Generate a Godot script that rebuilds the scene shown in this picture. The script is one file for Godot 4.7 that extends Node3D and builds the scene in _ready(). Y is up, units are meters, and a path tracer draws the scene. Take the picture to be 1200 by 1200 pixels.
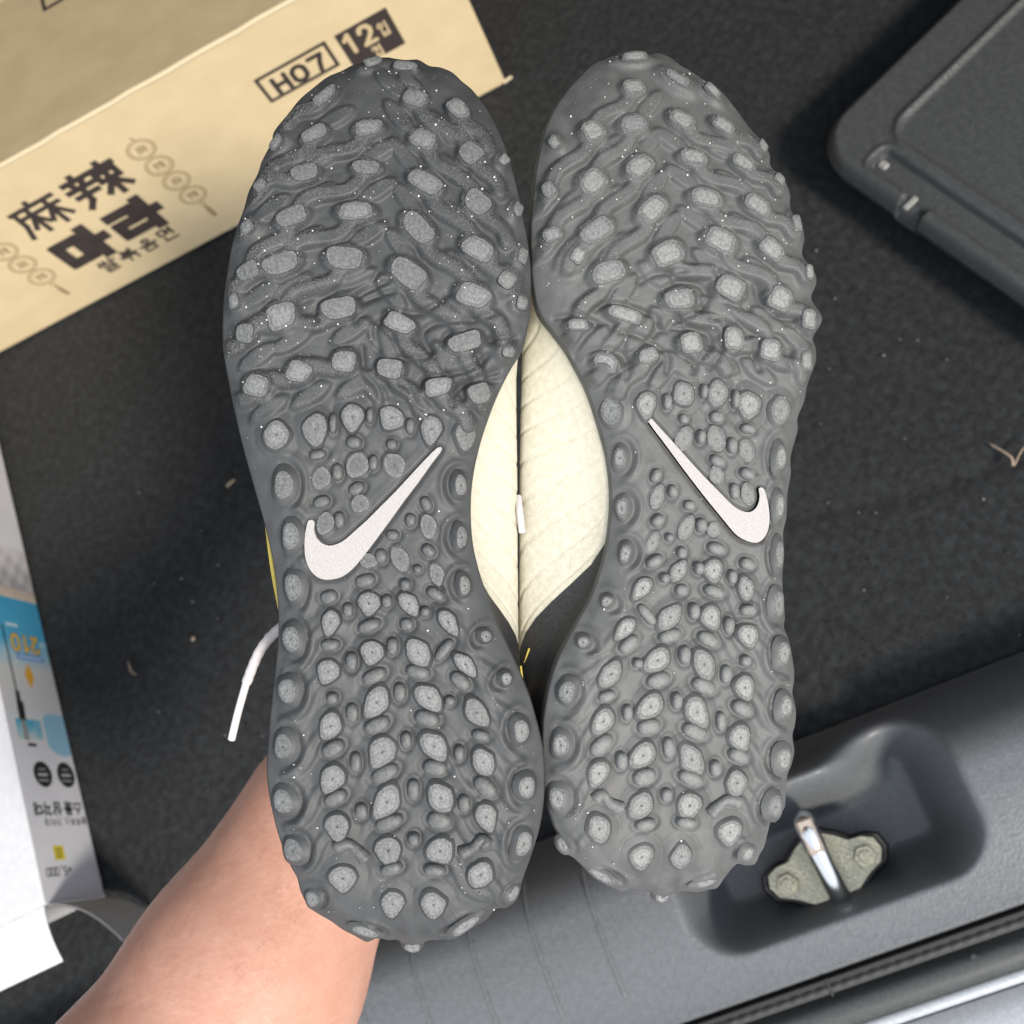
extends Node3D

var H := PackedFloat32Array()          # relief of the sole being built, 0.5 mm cells
const HW := 240
const HH := 620
const HX := -60.0
const HY := -150.0
const HC := 0.5
var edge_l := PackedFloat32Array()     # sole edges per millimetre of length
var edge_r := PackedFloat32Array()
var M := {}
var used := {}


# ---------------------------------------------------------------- naming and meshes
func numbered(called: String) -> String:
	if not used.has(called):
		used[called] = 0
		return called
	used[called] += 1
	return "%s_%03d" % [called, used[called]]


func tag(o: Node3D, label: String, category: String, group := "", kind := "") -> void:
	if label: o.set_meta("label", label)
	if category: o.set_meta("category", category)
	if group: o.set_meta("group", group)
	if kind: o.set_meta("kind", kind)


func thing(called: String, label: String, category: String, where := Vector3.ZERO, group := "") -> Node3D:
	var o := Node3D.new()
	o.name = numbered(called)
	add_child(o)
	o.position = where
	tag(o, label, category, group)
	return o


func put(called: String, mesh: Mesh, m: Material, parent: Node = null) -> MeshInstance3D:
	var o := MeshInstance3D.new()
	o.name = numbered(called) if parent == null else called
	o.mesh = mesh
	if m: o.material_override = m
	o.cast_shadow = GeometryInstance3D.SHADOW_CASTING_SETTING_ON
	if parent == null: add_child(o)
	else: parent.add_child(o, true)
	return o


func structure(called: String, mesh: Mesh, m: Material) -> MeshInstance3D:
	var o := put(called, mesh, m)
	o.set_meta("kind", "structure")
	return o


func normals_of(v: PackedVector3Array, idx: PackedInt32Array) -> PackedVector3Array:
	var n := PackedVector3Array()
	n.resize(v.size())
	for i in range(0, idx.size(), 3):
		var a := idx[i]
		var b := idx[i + 1]
		var c := idx[i + 2]
		var f := (v[c] - v[a]).cross(v[b] - v[a])
		n[a] += f
		n[b] += f
		n[c] += f
	for i in n.size():
		n[i] = n[i].normalized() if n[i].length_squared() > 1e-30 else Vector3.UP
	return n


func to_mesh(v: PackedVector3Array, idx: PackedInt32Array, n := PackedVector3Array(), uv := PackedVector2Array(), onto: ArrayMesh = null) -> ArrayMesh:
	var a := []
	a.resize(Mesh.ARRAY_MAX)
	a[Mesh.ARRAY_VERTEX] = v
	a[Mesh.ARRAY_INDEX] = idx
	a[Mesh.ARRAY_NORMAL] = n if n.size() == v.size() else normals_of(v, idx)
	if uv.size() == v.size(): a[Mesh.ARRAY_TEX_UV] = uv
	var m := onto if onto else ArrayMesh.new()
	m.add_surface_from_arrays(Mesh.PRIMITIVE_TRIANGLES, a)
	return m


# a sheet of rows x columns of points; turned: which side faces out
func sheet(v: PackedVector3Array, rows: int, cols: int, turned := false, closed := false, skip := {}) -> PackedInt32Array:
	var idx := PackedInt32Array()
	for i in rows - 1:
		for j in (cols if closed else cols - 1):
			if skip.has(i * cols + j): continue
			var a := i * cols + j
			var b := i * cols + (j + 1) % cols
			var c := a + cols
			var d := b + cols
			if turned: idx.append_array(PackedInt32Array([a, c, b, b, c, d]))
			else: idx.append_array(PackedInt32Array([a, b, c, b, d, c]))
	return idx


func box_mesh(size: Vector3, bevel := 0.0) -> Mesh:
	if bevel <= 0.0:
		var b := BoxMesh.new()
		b.size = size
		return b
	# a box with chamfered edges: each face its own quad, chamfers between
	var st := SurfaceTool.new()
	st.begin(Mesh.PRIMITIVE_TRIANGLES)
	var h := size / 2.0
	var pts := PackedVector3Array()
	for ax in 3:
		for s in [-1.0, 1.0]:
			var u := (ax + 1) % 3
			var w := (ax + 2) % 3
			var q := []
			for c in [[-1, -1], [1, -1], [1, 1], [-1, 1]]:
				var p := Vector3.ZERO
				p[ax] = s * h[ax]
				p[u] = c[0] * (h[u] - bevel)
				p[w] = c[1] * (h[w] - bevel)
				q.append(p)
			_face(st, q)
	for ax in 3:
		var u := (ax + 1) % 3
		var w := (ax + 2) % 3
		for s in [[-1, -1], [1, -1], [1, 1], [-1, 1]]:
			var q := []
			for e in [[-1, 0], [1, 0], [1, 1], [-1, 1]]:
				var p := Vector3.ZERO
				p[ax] = e[0] * (h[ax] - bevel)
				p[u] = s[0] * (h[u] - (bevel if e[1] == 0 else 0.0))
				p[w] = s[1] * (h[w] - (bevel if e[1] == 1 else 0.0))
				q.append(p)
			_face(st, q)
	for sx in [-1, 1]:
		for sy in [-1, 1]:
			for sz in [-1, 1]:
				var q := []
				for ax in 3:
					var p := Vector3(sx * (h.x - bevel), sy * (h.y - bevel), sz * (h.z - bevel))
					p[ax] = [sx, sy, sz][ax] * h[ax]
					q.append(p)
				_face(st, q)
	return st.commit()


func _face(st: SurfaceTool, q: Array) -> void:
	var mid := Vector3.ZERO
	for p in q: mid += p
	mid /= q.size()
	var n: Vector3 = (q[2] - q[0]).cross(q[1] - q[0])
	if n.dot(mid) < 0.0:
		q.reverse()
		n = -n
	n = n.normalized()
	for i in range(1, q.size() - 1):
		for p in [q[0], q[i], q[i + 1]]:
			st.set_normal(n)
			st.add_vertex(p)


func tube(points: PackedVector3Array, radii: PackedFloat32Array, sides := 12, flat := 1.0) -> ArrayMesh:
	var v := PackedVector3Array()
	var side := Vector3.UP
	var count := points.size()
	for i in count:
		var t := (points[mini(i + 1, count - 1)] - points[maxi(i - 1, 0)]).normalized()
		if i == 0: side = t.cross(Vector3(0.31, 0.9, 0.2)).normalized()
		side = (side - t * side.dot(t)).normalized()
		var up := t.cross(side)
		for j in sides:
			var a := TAU * j / sides
			v.append(points[i] + (side * cos(a) + up * sin(a) * flat) * radii[i])
	var idx := sheet(v, count, sides, false, true)
	for e in [0, count - 1]:
		v.append(points[e])
		for j in sides:
			var a: int = e * sides + j
			var b: int = e * sides + (j + 1) % sides
			if e == 0: idx.append_array(PackedInt32Array([v.size() - 1, b, a]))
			else: idx.append_array(PackedInt32Array([v.size() - 1, a, b]))
	return to_mesh(v, idx)


func curve_points(pts: Array, n: int) -> PackedVector3Array:
	var out := PackedVector3Array()
	for s in pts.size() - 1:
		var p0: Vector3 = pts[maxi(s - 1, 0)]
		var p1: Vector3 = pts[s]
		var p2: Vector3 = pts[s + 1]
		var p3: Vector3 = pts[mini(s + 2, pts.size() - 1)]
		for k in n:
			out.append(p1.cubic_interpolate(p2, p0, p3, float(k) / n))
	out.append(pts[-1])
	return out


# profile of (z, y) points run along x, closed into a bar with capped ends
func bar_x(profile: Array, x0: float, x1: float, nx := 2) -> ArrayMesh:
	var v := PackedVector3Array()
	var n := profile.size()
	for i in nx:
		var x := lerpf(x0, x1, float(i) / (nx - 1))
		for p in profile: v.append(Vector3(x, p.y, p.x))
	var st := SurfaceTool.new()
	st.begin(Mesh.PRIMITIVE_TRIANGLES)
	var mid := Vector3.ZERO
	for k in n: mid += v[k] / n
	for i in nx - 1:
		for j in n:
			var a := v[i * n + j]
			var b := v[i * n + (j + 1) % n]
			var c := v[(i + 1) * n + j]
			var d := v[(i + 1) * n + (j + 1) % n]
			for p in [a, c, b, b, c, d]: st.add_vertex(p)
	st.generate_normals()
	return st.commit()


# ---------------------------------------------------------------- materials
func noise_tex(seed_: int, freq: float, octaves: int, lo: Color, hi: Color, size := 512, kind := FastNoiseLite.TYPE_SIMPLEX_SMOOTH, a := 0.2, b := 0.8) -> NoiseTexture2D:
	var f := FastNoiseLite.new()
	f.seed = seed_
	f.noise_type = kind
	f.frequency = freq
	f.fractal_octaves = octaves
	if kind == FastNoiseLite.TYPE_CELLULAR: f.cellular_return_type = FastNoiseLite.RETURN_DISTANCE
	var t := NoiseTexture2D.new()
	t.width = size
	t.height = size
	t.seamless = true
	t.noise = f
	var g := Gradient.new()
	g.set_color(0, lo)
	g.set_color(1, hi)
	g.set_offset(0, a)
	g.set_offset(1, b)
	t.color_ramp = g
	return t


func bump_tex(seed_: int, freq: float, octaves: int, strength: float, size := 512, kind := FastNoiseLite.TYPE_SIMPLEX_SMOOTH) -> NoiseTexture2D:
	var f := FastNoiseLite.new()
	f.seed = seed_
	f.noise_type = kind
	f.frequency = freq
	f.fractal_octaves = octaves
	if kind == FastNoiseLite.TYPE_CELLULAR: f.cellular_return_type = FastNoiseLite.RETURN_DISTANCE
	var t := NoiseTexture2D.new()
	t.width = size
	t.height = size
	t.seamless = true
	t.as_normal_map = true
	t.bump_strength = strength
	t.noise = f
	return t


func lin(r: float, g: float, b: float) -> Color:
	return Color(r, g, b).linear_to_srgb()


func mat(c: Color, rough: float, metal := 0.0) -> StandardMaterial3D:
	var m := StandardMaterial3D.new()
	m.albedo_color = c
	m.roughness = rough
	m.metallic = metal
	return m


func patterned(tex: Texture2D, scale: float, rough: float, bump: Texture2D = null, bump_scale := 1.0) -> StandardMaterial3D:
	var m := StandardMaterial3D.new()
	m.albedo_texture = tex
	m.roughness = rough
	m.uv1_triplanar = true
	m.uv1_world_triplanar = true
	m.uv1_scale = Vector3.ONE * scale
	if bump:
		m.normal_enabled = true
		m.normal_texture = bump
		m.normal_scale = bump_scale
	return m


func make_materials() -> void:
	M.rubber = patterned(noise_tex(11, 0.012, 5, lin(0.047, 0.049, 0.05), lin(0.077, 0.079, 0.08)), 14.0, 0.56, bump_tex(12, 0.05, 4, 1.2), 0.35)
	M.rubber_pale = patterned(noise_tex(16, 0.014, 5, lin(0.08, 0.081, 0.08), lin(0.122, 0.123, 0.121)), 14.0, 0.56, bump_tex(12, 0.05, 4, 1.2), 0.35)  # the right shoe takes paler rubber, nub and worn-top tones
	M.nub_pale = patterned(noise_tex(17, 0.03, 4, lin(0.13, 0.132, 0.13), lin(0.21, 0.21, 0.205)), 40.0, 0.55, bump_tex(15, 0.06, 4, 2.5), 0.5)
	M.nub = patterned(noise_tex(14, 0.03, 4, lin(0.075, 0.078, 0.078), lin(0.14, 0.14, 0.138)), 40.0, 0.5, bump_tex(15, 0.06, 4, 2.5), 0.5)
	M.scuff = patterned(noise_tex(25, 0.06, 4, lin(0.085, 0.087, 0.087), lin(0.2, 0.202, 0.198), 512, FastNoiseLite.TYPE_SIMPLEX_SMOOTH, 0.36, 0.66), 36.0, 0.6)
	var worn_bump := bump_tex(22, 0.07, 4, 3.0)
	for k in 3:
		var g: float = [0.7, 0.82, 0.94][k]
		M["worn%d" % k] = patterned(noise_tex(20 + k, 0.035, 5, lin(0.13 * g, 0.134 * g, 0.133 * g), lin(0.29 * g, 0.292 * g, 0.286 * g)), 38.0 + 5.0 * k, 0.55, worn_bump, 0.5)
	for k in 2: M["worn_pale%d" % k] = patterned(noise_tex(27 + k, 0.035, 5, lin(0.15, 0.152, 0.148), lin(0.29 + 0.04 * k, 0.29 + 0.04 * k, 0.28 + 0.04 * k)), 40.0 + 5.0 * k, 0.55, worn_bump, 0.5)
	M.emblem = patterned(noise_tex(31, 0.05, 5, lin(0.38, 0.355, 0.34), lin(0.5, 0.475, 0.46)), 45.0, 0.55, bump_tex(32, 0.06, 3, 2.0), 0.3)
	M.cream = patterned(noise_tex(41, 0.02, 5, lin(0.58, 0.54, 0.425), lin(0.68, 0.645, 0.53)), 30.0, 0.5, bump_tex(42, 0.045, 3, 5.0), 0.5)
	M.black = patterned(noise_tex(44, 0.03, 4, lin(0.02, 0.02, 0.021), lin(0.04, 0.04, 0.041)), 40.0, 0.5, bump_tex(45, 0.06, 3, 3.0), 0.4)
	M.yellow = mat(lin(0.65, 0.5, 0.1), 0.5)
	M.lace = patterned(noise_tex(47, 0.08, 2, lin(0.62, 0.57, 0.58), lin(0.82, 0.78, 0.78)), 60.0, 0.75, bump_tex(48, 0.09, 2, 5.0), 0.6)
	M.aglet = mat(lin(0.8, 0.77, 0.77), 0.3)
	M.grain = mat(Color.WHITE, 0.25)
	M.grain.vertex_color_use_as_albedo = true
	M.dust = mat(lin(0.25, 0.25, 0.245), 0.8)
	M.skin = patterned(noise_tex(51, 0.012, 5, lin(0.575, 0.29, 0.205), lin(0.635, 0.345, 0.25)), 12.0, 0.5, bump_tex(52, 0.05, 4, 3.0), 0.35)
	M.carpet = patterned(noise_tex(61, 0.02, 6, lin(0.014, 0.0152, 0.0165), lin(0.03, 0.0322, 0.0345), 1024), 5.0, 0.95, bump_tex(62, 0.09, 4, 8.0, 1024), 0.3)
	M.plastic = patterned(noise_tex(71, 0.02, 4, lin(0.125, 0.132, 0.14), lin(0.15, 0.158, 0.167)), 10.0, 0.42, bump_tex(72, 0.06, 2, 6.0, 512, FastNoiseLite.TYPE_CELLULAR), 0.3)
	M.plastic.uv1_scale = Vector3.ONE * 16.0
	M.case = patterned(noise_tex(74, 0.02, 4, lin(0.052, 0.055, 0.057), lin(0.068, 0.071, 0.073)), 14.0, 0.48, bump_tex(75, 0.07, 2, 5.0, 512, FastNoiseLite.TYPE_CELLULAR), 0.6)
	M.case_tab = mat(lin(0.3, 0.3, 0.28), 0.5)
	M.seal = patterned(noise_tex(77, 0.05, 3, lin(0.03, 0.03, 0.03), lin(0.06, 0.058, 0.058)), 40.0, 0.6, bump_tex(78, 0.08, 2, 3.0), 0.4)
	M.channel = patterned(noise_tex(79, 0.03, 3, lin(0.045, 0.05, 0.048), lin(0.065, 0.07, 0.068)), 20.0, 0.45)
	M.paint = patterned(noise_tex(81, 0.03, 4, lin(0.42, 0.44, 0.46), lin(0.52, 0.54, 0.56)), 20.0, 0.35)
	M.paint.metallic = 0.3
	M.zinc = patterned(noise_tex(83, 0.03, 4, lin(0.26, 0.245, 0.175), lin(0.5, 0.47, 0.36)), 30.0, 0.34, bump_tex(84, 0.06, 3, 2.0), 0.3)
	M.zinc.metallic = 0.9
	M.steel = mat(lin(0.68, 0.7, 0.7), 0.22, 1.0)
	M.steel_end = mat(lin(0.42, 0.36, 0.31), 0.5, 0.5)
	M.kraft = patterned(noise_tex(91, 0.015, 5, lin(0.56, 0.42, 0.235), lin(0.66, 0.51, 0.3)), 6.0, 0.8, bump_tex(92, 0.06, 4, 1.5), 0.4)
	M.board_edge = mat(lin(0.72, 0.6, 0.4), 0.85)
	M.white_card = patterned(noise_tex(94, 0.02, 3, lin(0.74, 0.74, 0.77), lin(0.8, 0.8, 0.82)), 10.0, 0.4)
	M.grey_board = patterned(noise_tex(95, 0.03, 4, lin(0.45, 0.45, 0.46), lin(0.55, 0.55, 0.56)), 20.0, 0.8)
	M.crumb = mat(lin(0.24, 0.24, 0.23), 0.3)
	M.straw = mat(lin(0.45, 0.35, 0.25), 0.7)
	M.straw_dark = mat(lin(0.22, 0.16, 0.11), 0.8)
	M.lining = patterned(noise_tex(97, 0.03, 3, lin(0.05, 0.05, 0.052), lin(0.08, 0.08, 0.082)), 8.0, 0.9)
	M.asphalt = patterned(noise_tex(98, 0.05, 5, lin(0.12, 0.12, 0.12), lin(0.22, 0.22, 0.215)), 2.0, 0.9)


# ---------------------------------------------------------------- print on cardboard (flat ink)
var ink: Image
var ink_skew := 0.0
var ink_round := false
var ink_scale := 1.0       # pixels per millimetre


func stroke(pts: Array, w: float, c: Color) -> void:
	for s in pts.size() - 1:
		var a: Vector2 = (pts[s] + Vector2(ink_skew * pts[s].y, 0)) * ink_scale
		var b: Vector2 = (pts[s + 1] + Vector2(ink_skew * pts[s + 1].y, 0)) * ink_scale
		var r := w * ink_scale / 2.0
		var d := b - a
		var l := d.length()
		var t := d / l if l > 0.0 else Vector2.RIGHT
		for y in range(maxi(0, int(minf(a.y, b.y) - r - 2)), mini(ink.get_height(), int(maxf(a.y, b.y) + r + 3))):
			for x in range(maxi(0, int(minf(a.x, b.x) - r - 2)), mini(ink.get_width(), int(maxf(a.x, b.x) + r + 3))):
				var p := Vector2(x + 0.5, y + 0.5) - a
				var along := absf(p.dot(t) - l / 2.0) - l / 2.0 - r * 0.8
				var across := absf(p.dot(Vector2(-t.y, t.x))) - r
				if ink_round:
					across = (p - t * clampf(p.dot(t), 0.0, l)).length() - r
					along = across
				var cover := clampf(0.5 - maxf(along, across), 0.0, 1.0) * c.a
				if cover > 0.0: ink.set_pixel(x, y, ink.get_pixel(x, y).lerp(Color(c, 1.0), cover))


func ellipse_ink(at: Vector2, rx: float, ry: float, c: Color, ring := 0.0) -> void:
	at.x += ink_skew * at.y
	for y in range(maxi(0, int((at.y - ry) * ink_scale - 2)), mini(ink.get_height(), int((at.y + ry) * ink_scale + 3))):
		for x in range(maxi(0, int((at.x - rx) * ink_scale - 2)), mini(ink.get_width(), int((at.x + rx) * ink_scale + 3))):
			var p := Vector2(x + 0.5, y + 0.5) / ink_scale - at
			var k := Vector2(p.x / rx, p.y / ry).length()
			var e := (k - 1.0) * minf(rx, ry) * ink_scale
			if ring > 0.0: e = absf(e + ring * ink_scale / 2.0) - ring * ink_scale / 2.0
			var cover := clampf(0.5 - e, 0.0, 1.0) * c.a
			if cover > 0.0: ink.set_pixel(x, y, ink.get_pixel(x, y).lerp(Color(c, 1.0), cover))


func area_ink(x0: float, y0: float, x1: float, y1: float, c0: Color, c1: Color, rough := 0.0) -> void:
	if x1 - x0 < 60.0:
		x0 += ink_skew * (y0 + y1) * 0.5
		x1 += ink_skew * (y0 + y1) * 0.5
	for y in range(maxi(0, int(y0 * ink_scale)), mini(ink.get_height(), int(y1 * ink_scale))):
		for x in range(maxi(0, int(x0 * ink_scale)), mini(ink.get_width(), int(x1 * ink_scale))):
			var k := clampf((y / ink_scale - y0) / (y1 - y0) + rough * sin(x * 0.09) * cos(x * 0.031 + y * 0.07), 0.0, 1.0)
			var c := c0.lerp(c1, k)
			ink.set_pixel(x, y, ink.get_pixel(x, y).lerp(Color(c, 1.0), c.a))


# strokes of each written sign in a unit square, y down
func sign_strokes(s: String) -> Array:
	match s:
		"麻": return ["50 0 50 12", "8 14 98 14", "14 14 12 60 0 100", "22 38 55 38", "39 25 39 100", "39 42 22 80", "39 42 54 75", "60 38 98 38", "78 25 78 100", "78 42 60 80", "78 42 100 85"]
		"辣": return ["25 0 25 10", "3 14 48 14", "14 20 18 32", "36 20 32 32", "0 38 50 38", "5 60 46 60", "25 38 22 80 8 100", "55 14 100 14", "77 0 77 100", "60 28 95 28 95 52 60 52 60 28", "77 55 55 88", "77 55 100 88"]
		"마": return ["10 18 52 18 52 84 10 84 10 18", "77 0 77 100", "77 48 100 48"]
		"라": return ["5 14 54 14 54 49 8 49 8 85 58 85", "79 0 79 100", "79 48 100 48"]
		"쌀": return ["15 0 2 35", "12 10 25 35", "40 0 30 35", "40 10 55 35", "75 0 75 45", "75 20 98 20", "20 55 80 55 80 76 20 76 20 98 85 98"]
		"볶": return ["25 0 25 30 75 30 75 0", "25 15 75 15", "50 30 50 45", "2 46 98 46", "10 62 42 62 42 100", "55 62 88 62 88 100"]
		"음": return ["50 2 66 8 68 22 50 34 33 22 34 8 50 2", "2 48 98 48", "22 65 78 65 78 98 22 98 22 65"]
		"면": return ["8 5 45 5 45 45 8 45 8 5", "80 0 80 60", "50 15 80 15", "50 35 80 35", "20 68 20 97 88 97"]
		"입": return ["28 2 44 10 46 26 28 42 10 26 12 10 28 2", "78 0 78 50", "25 58 25 98 78 98 78 58", "25 78 78 78"]
		"컵": return ["5 5 40 5 40 46", "5 26 40 26", "52 25 78 25", "78 0 78 50", "25 58 25 98 78 98 78 58", "25 78 78 78"]
		"스": return ["50 5 45 30 10 60", "48 30 88 60", "2 88 98 88"]
		"몰": return ["25 2 75 2 75 28 25 28 25 2", "50 28 50 42", "2 44 98 44", "20 56 80 56 80 76 20 76 20 98 84 98"]
		"삼": return ["30 0 25 20 5 48", "28 22 52 45", "78 0 78 54", "78 25 98 25", "22 64 78 64 78 98 22 98 22 64"]
		"각": return ["8 6 48 6 40 48", "78 0 78 56", "78 26 98 26", "20 66 78 66 78 100"]
		"대": return ["46 12 10 12 10 72 48 70", "62 4 62 96", "88 0 88 100", "62 48 88 48"]
		"블": return ["25 0 25 30 75 30 75 0", "25 15 75 15", "2 46 98 46", "20 58 80 58 80 77 20 77 20 98 84 98"]
		"루": return ["20 2 80 2 80 20 20 20 20 40 82 40", "2 60 98 60", "50 60 50 100"]
		"투": return ["82 4 20 4 20 44 82 44", "20 24 78 24", "2 62 98 62", "50 62 50 100"]
		"거": return ["8 8 48 8 36 70 8 92", "54 42 80 42", "82 0 82 100"]
		"치": return ["26 0 44 6", "6 20 56 20", "32 20 6 74", "34 36 58 74", "82 0 82 100"]
		"H": return ["0 0 0 100", "100 0 100 100", "0 50 100 50"]
		"0": return ["50 0 80 6 100 26 100 74 80 94 50 100 20 94 0 74 0 26 20 6 50 0"]
		"1": return ["10 24 52 0 52 100"]
		"2": return ["0 26 10 6 38 0 72 4 94 22 90 44 60 66 6 98 100 98"]
		"5": return ["92 0 12 0 6 46 50 38 90 54 94 78 64 98 20 98 0 86"]
		"7": return ["0 0 100 0 68 50 50 100"]
		"c": return ["95 25 60 5 20 20 5 55 25 90 60 98 95 80"]
		"m": return ["5 100 5 10", "5 30 30 8 50 20 50 100", "50 30 75 8 95 22 95 100"]
		",": return ["40 85 25 118"]
		"₩": return ["0 0 25 100 50 20 75 100 100 0", "0 42 100 42"]
	return []


func write(text: String, at: Vector2, w: float, h: float, gap: float, thick: float, c: Color) -> void:
	ink_round = text[0] in "0125H"
	for k in text.length():
		for s in sign_strokes(text[k]):
			var nums: PackedFloat64Array = s.split_floats(" ")
			var pts := []
			for i in range(0, nums.size(), 2):
				pts.append(at + Vector2(k * (w + gap) + nums[i] / 100.0 * w, nums[i + 1] / 100.0 * h))
			stroke(pts, thick, c)
	ink_round = false


# ---------------------------------------------------------------- sole plans (millimetres; toe towards +y)
func left_sole_plan() -> Dictionary:
	var d := {}
	d.outline = [0.2, 147, -3.4, 146.6, -7.2, 144.8, -11.1, 143.6, -14.8, 141.2, -19.2, 138.8, -23.6, 134.6, -27.6, 130.4, -31.1, 125.1, -35.2, 118.9, -36.1, 114.7, -38.8, 108.3, -40, 103.9, -42.5, 98.2, -43.9, 92.3, -46.1, 85.6, -47.5, 79.6, -48.5, 72.9, -49.7, 62.2, -49.9, 50.8, -49.2, 44.2, -47.1, 33.1, -44.2, 19.9, -40.6, 6.6, -37.2, -5.6, -34.3, -18.8, -33, -31.3, -33, -41.9, -34, -52.5, -35.1, -62.3, -36.1, -74.5, -36.4, -83.5, -35.3, -92.3, -32.7, -103, -29.3, -111.8, -27.2, -115.9, -26, -120.6, -23.7, -125.4, -20.6, -128.1, -16.9, -130.6, -13.3, -133.7, -9.6, -136, -5.9, -138.3, -2.7, -137.1, 0.8, -137.9, 3.8, -138, 6.2, -140.3, 8.6, -141.7, 11.1, -140.4, 13.2, -138.6, 17, -138.4, 21.1, -137.9, 25.2, -135.9, 28.7, -133.5, 31.9, -131.5, 34.9, -128, 38.4, -127.6, 41.4, -125, 42.4, -121.3, 43.7, -116.9, 46.1, -110.2, 48.6, -102.1, 49.9, -94, 50.2, -85.9, 49.7, -77.8, 48, -69.7, 45.3, -60.2, 41.8, -51.5, 38.6, -44.4, 35.1, -37.1, 31.8, -28.2, 29.1, -20.1, 27.2, -11, 26.7, -0.2, 27.5, 9.5, 29.7, 19.4, 32.6, 28.3, 35.9, 36.4, 39.4, 43.2, 42.9, 49.2, 45.3, 59.2, 45.9, 70.1, 45.4, 80, 43.6, 91.1, 41, 104.5, 37.6, 116.8, 33.1, 127.3, 28.1, 135, 24.3, 138.7, 21.2, 141.9, 17.3, 143.7, 13.7, 144.2, 10, 146.4, 6.1, 146.2, 3, 146.5]
	d.forefoot = [9.4, 128.5, 7, 5.7, -15, 22.9, 125.2, 7, 5.3, -60, -5.1, 117.8, 8.3, 4.8, 8, -21.7, 115.4, 7.9, 4.4, 30, 12, 114.3, 7.9, 6, -25, 26.8, 110.1, 6.8, 6.3, -40, -24.4, 102.4, 7.9, 5.1, 20, -5.7, 104.5, 7.9, 4.4, 0, 12.7, 100.1, 10.1, 6, -35, 28.8, 94, 8.1, 6.8, -42, -28, 88.2, 9.2, 5.1, 25, -8.6, 90.2, 10.4, 5.4, 0, 10.5, 85.4, 10.7, 6.5, -42, 28.9, 79, 9.8, 6.3, -35, -31.2, 73.5, 10.4, 6, 20, -11.9, 75.6, 10.4, 6.8, 0, 7.5, 71.1, 11, 6.8, -35, 27.5, 64.5, 9.8, 6.6, -20, -30.9, 57.4, 8.6, 7.2, 15, -13.6, 60.1, 10.1, 6.3, 10, 4.9, 55.7, 8.8, 5.1, -30, 24.9, 50.3, 10.1, 5.1, 15, -40.9, 71.1, 7, 4.8, 25, 6.2, 140.5, 7, 3.9, -10, -19, 128.6, 8.3, 3.7, 40, -38, 98.4, 4.4, 3.7, 40, -11.9, 43.8, 6.6, 6.3, 0, 1.9, 41.8, 7.5, 5.4, -10, -25.6, 40.6, 6.8, 6.1, -20, -41.7, 52.1, 5.4, 5.3, 0, 16.6, 36.3, 7.9, 5.1, 10, 29.3, 34.6, 6.8, 6.1, 20, -38.3, 36.2, 7.5, 6.3, -20]
	d.forefoot_edge = [37.8, 69.6, 4.8, 5.4, -30, 41.5, 93.4, 3.3, 4.6, -20, 42.8, 78, 3.3, 4.6, -10, 37.2, 109.4, 3.2, 4, -30, 42.4, 63, 3.9, 4, -10, 38.2, 47.6, 3.9, 3.2, 0, -41.7, 85.2, 4.6, 4, 30, -33.8, 113.2, 5.3, 3.5, 50, -4.4, 142.5, 6.1, 3, 20, -45.3, 62.2, 3.5, 4.4, 10]
	d.stud = [-32.6, 21.5, 7.7, 8.4, 0, -20.9, 23.3, 7.7, 8.8, 0, -9.6, 27.1, 7.2, 7.7, 0, 2.4, 26.9, 7.7, 7.2, -30, 14.5, 23.5, 6.8, 8.1, 0, 24.9, 21.8, 7, 8.1, -10, -4.5, -30, 6.6, 7.2, -10, 7.6, -30.3, 5.4, 7.4, 35, -16.2, -35.8, 5.6, 7.2, -10, 19.7, -36, 5.1, 8.1, 35, -3.6, -45.1, 7, 7.4, -20, 10.4, -45.3, 6.8, 9.1, 40, 24.9, -49.1, 4.8, 8.3, 40, -16.9, -50.8, 6.5, 7.5, -25, -2.2, -60.4, 7.2, 9.5, -28, 13.6, -59.3, 7, 9.1, 42, -16.2, -67.5, 6.7, 7.9, -25, 28.4, -64, 6.5, 8.8, 35, -0.5, -75.7, 7.7, 10.1, -32, 15.3, -74.2, 7.2, 9.3, 40, -15.6, -83.6, 7.5, 8.1, -20, 30.5, -79.3, 6.5, 8.6, 30, 0.9, -91.1, 7.7, 10.4, -32, 17.3, -90.1, 7.4, 9.3, 40, -14.2, -98.3, 7.4, 7.5, 0, 31.4, -96.3, 6.7, 8.1, 25, 1.3, -106, 8.2, 7.9, 0, 17.1, -106.4, 8.1, 8.2, 30, -12.6, -114.2, 8.1, 8.1, 0, 29.7, -114.1, 7.5, 8.1, -25, 2.6, -122.6, 7.4, 7.7, 0, 15.1, -123.2, 7.7, 7.9, 0]
	d.edge_stud = [-30.2, 6.1, 5.8, 8.1, 0, -28.1, -9.5, 5.3, 7.9, 0, -27.4, -25.1, 5.1, 8.4, 0, -27.9, -41.1, 5.6, 7.9, 0, 23.2, 6.2, 3.9, 6.5, 0, 23.4, -10, 3.7, 6.3, 0, 24.5, -24.9, 3.5, 5.6, 10, 31.1, -40.7, 3.2, 3.7, 30, -29.1, -56.9, 5.8, 7.5, 0, -30.4, -73.9, 5.8, 7, 0, -30.4, -90.8, 6.5, 7.2, 0, -27.4, -106, 6.3, 7, 0, -21.9, -121.6, 4.9, 4.6, 20, 37.5, -54, 3.5, 3.7, 30, 42.1, -70.3, 5.1, 6.7, 15, 43.8, -87.7, 5.3, 6.8, 0, 42.8, -105.5, 5.6, 7.2, -10, 39.9, -121.9, 4.9, 3.7, 40, 25, -131.5, 9.6, 3.2, 25, -6.1, -132.4, 7.9, 3, -18]
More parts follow.
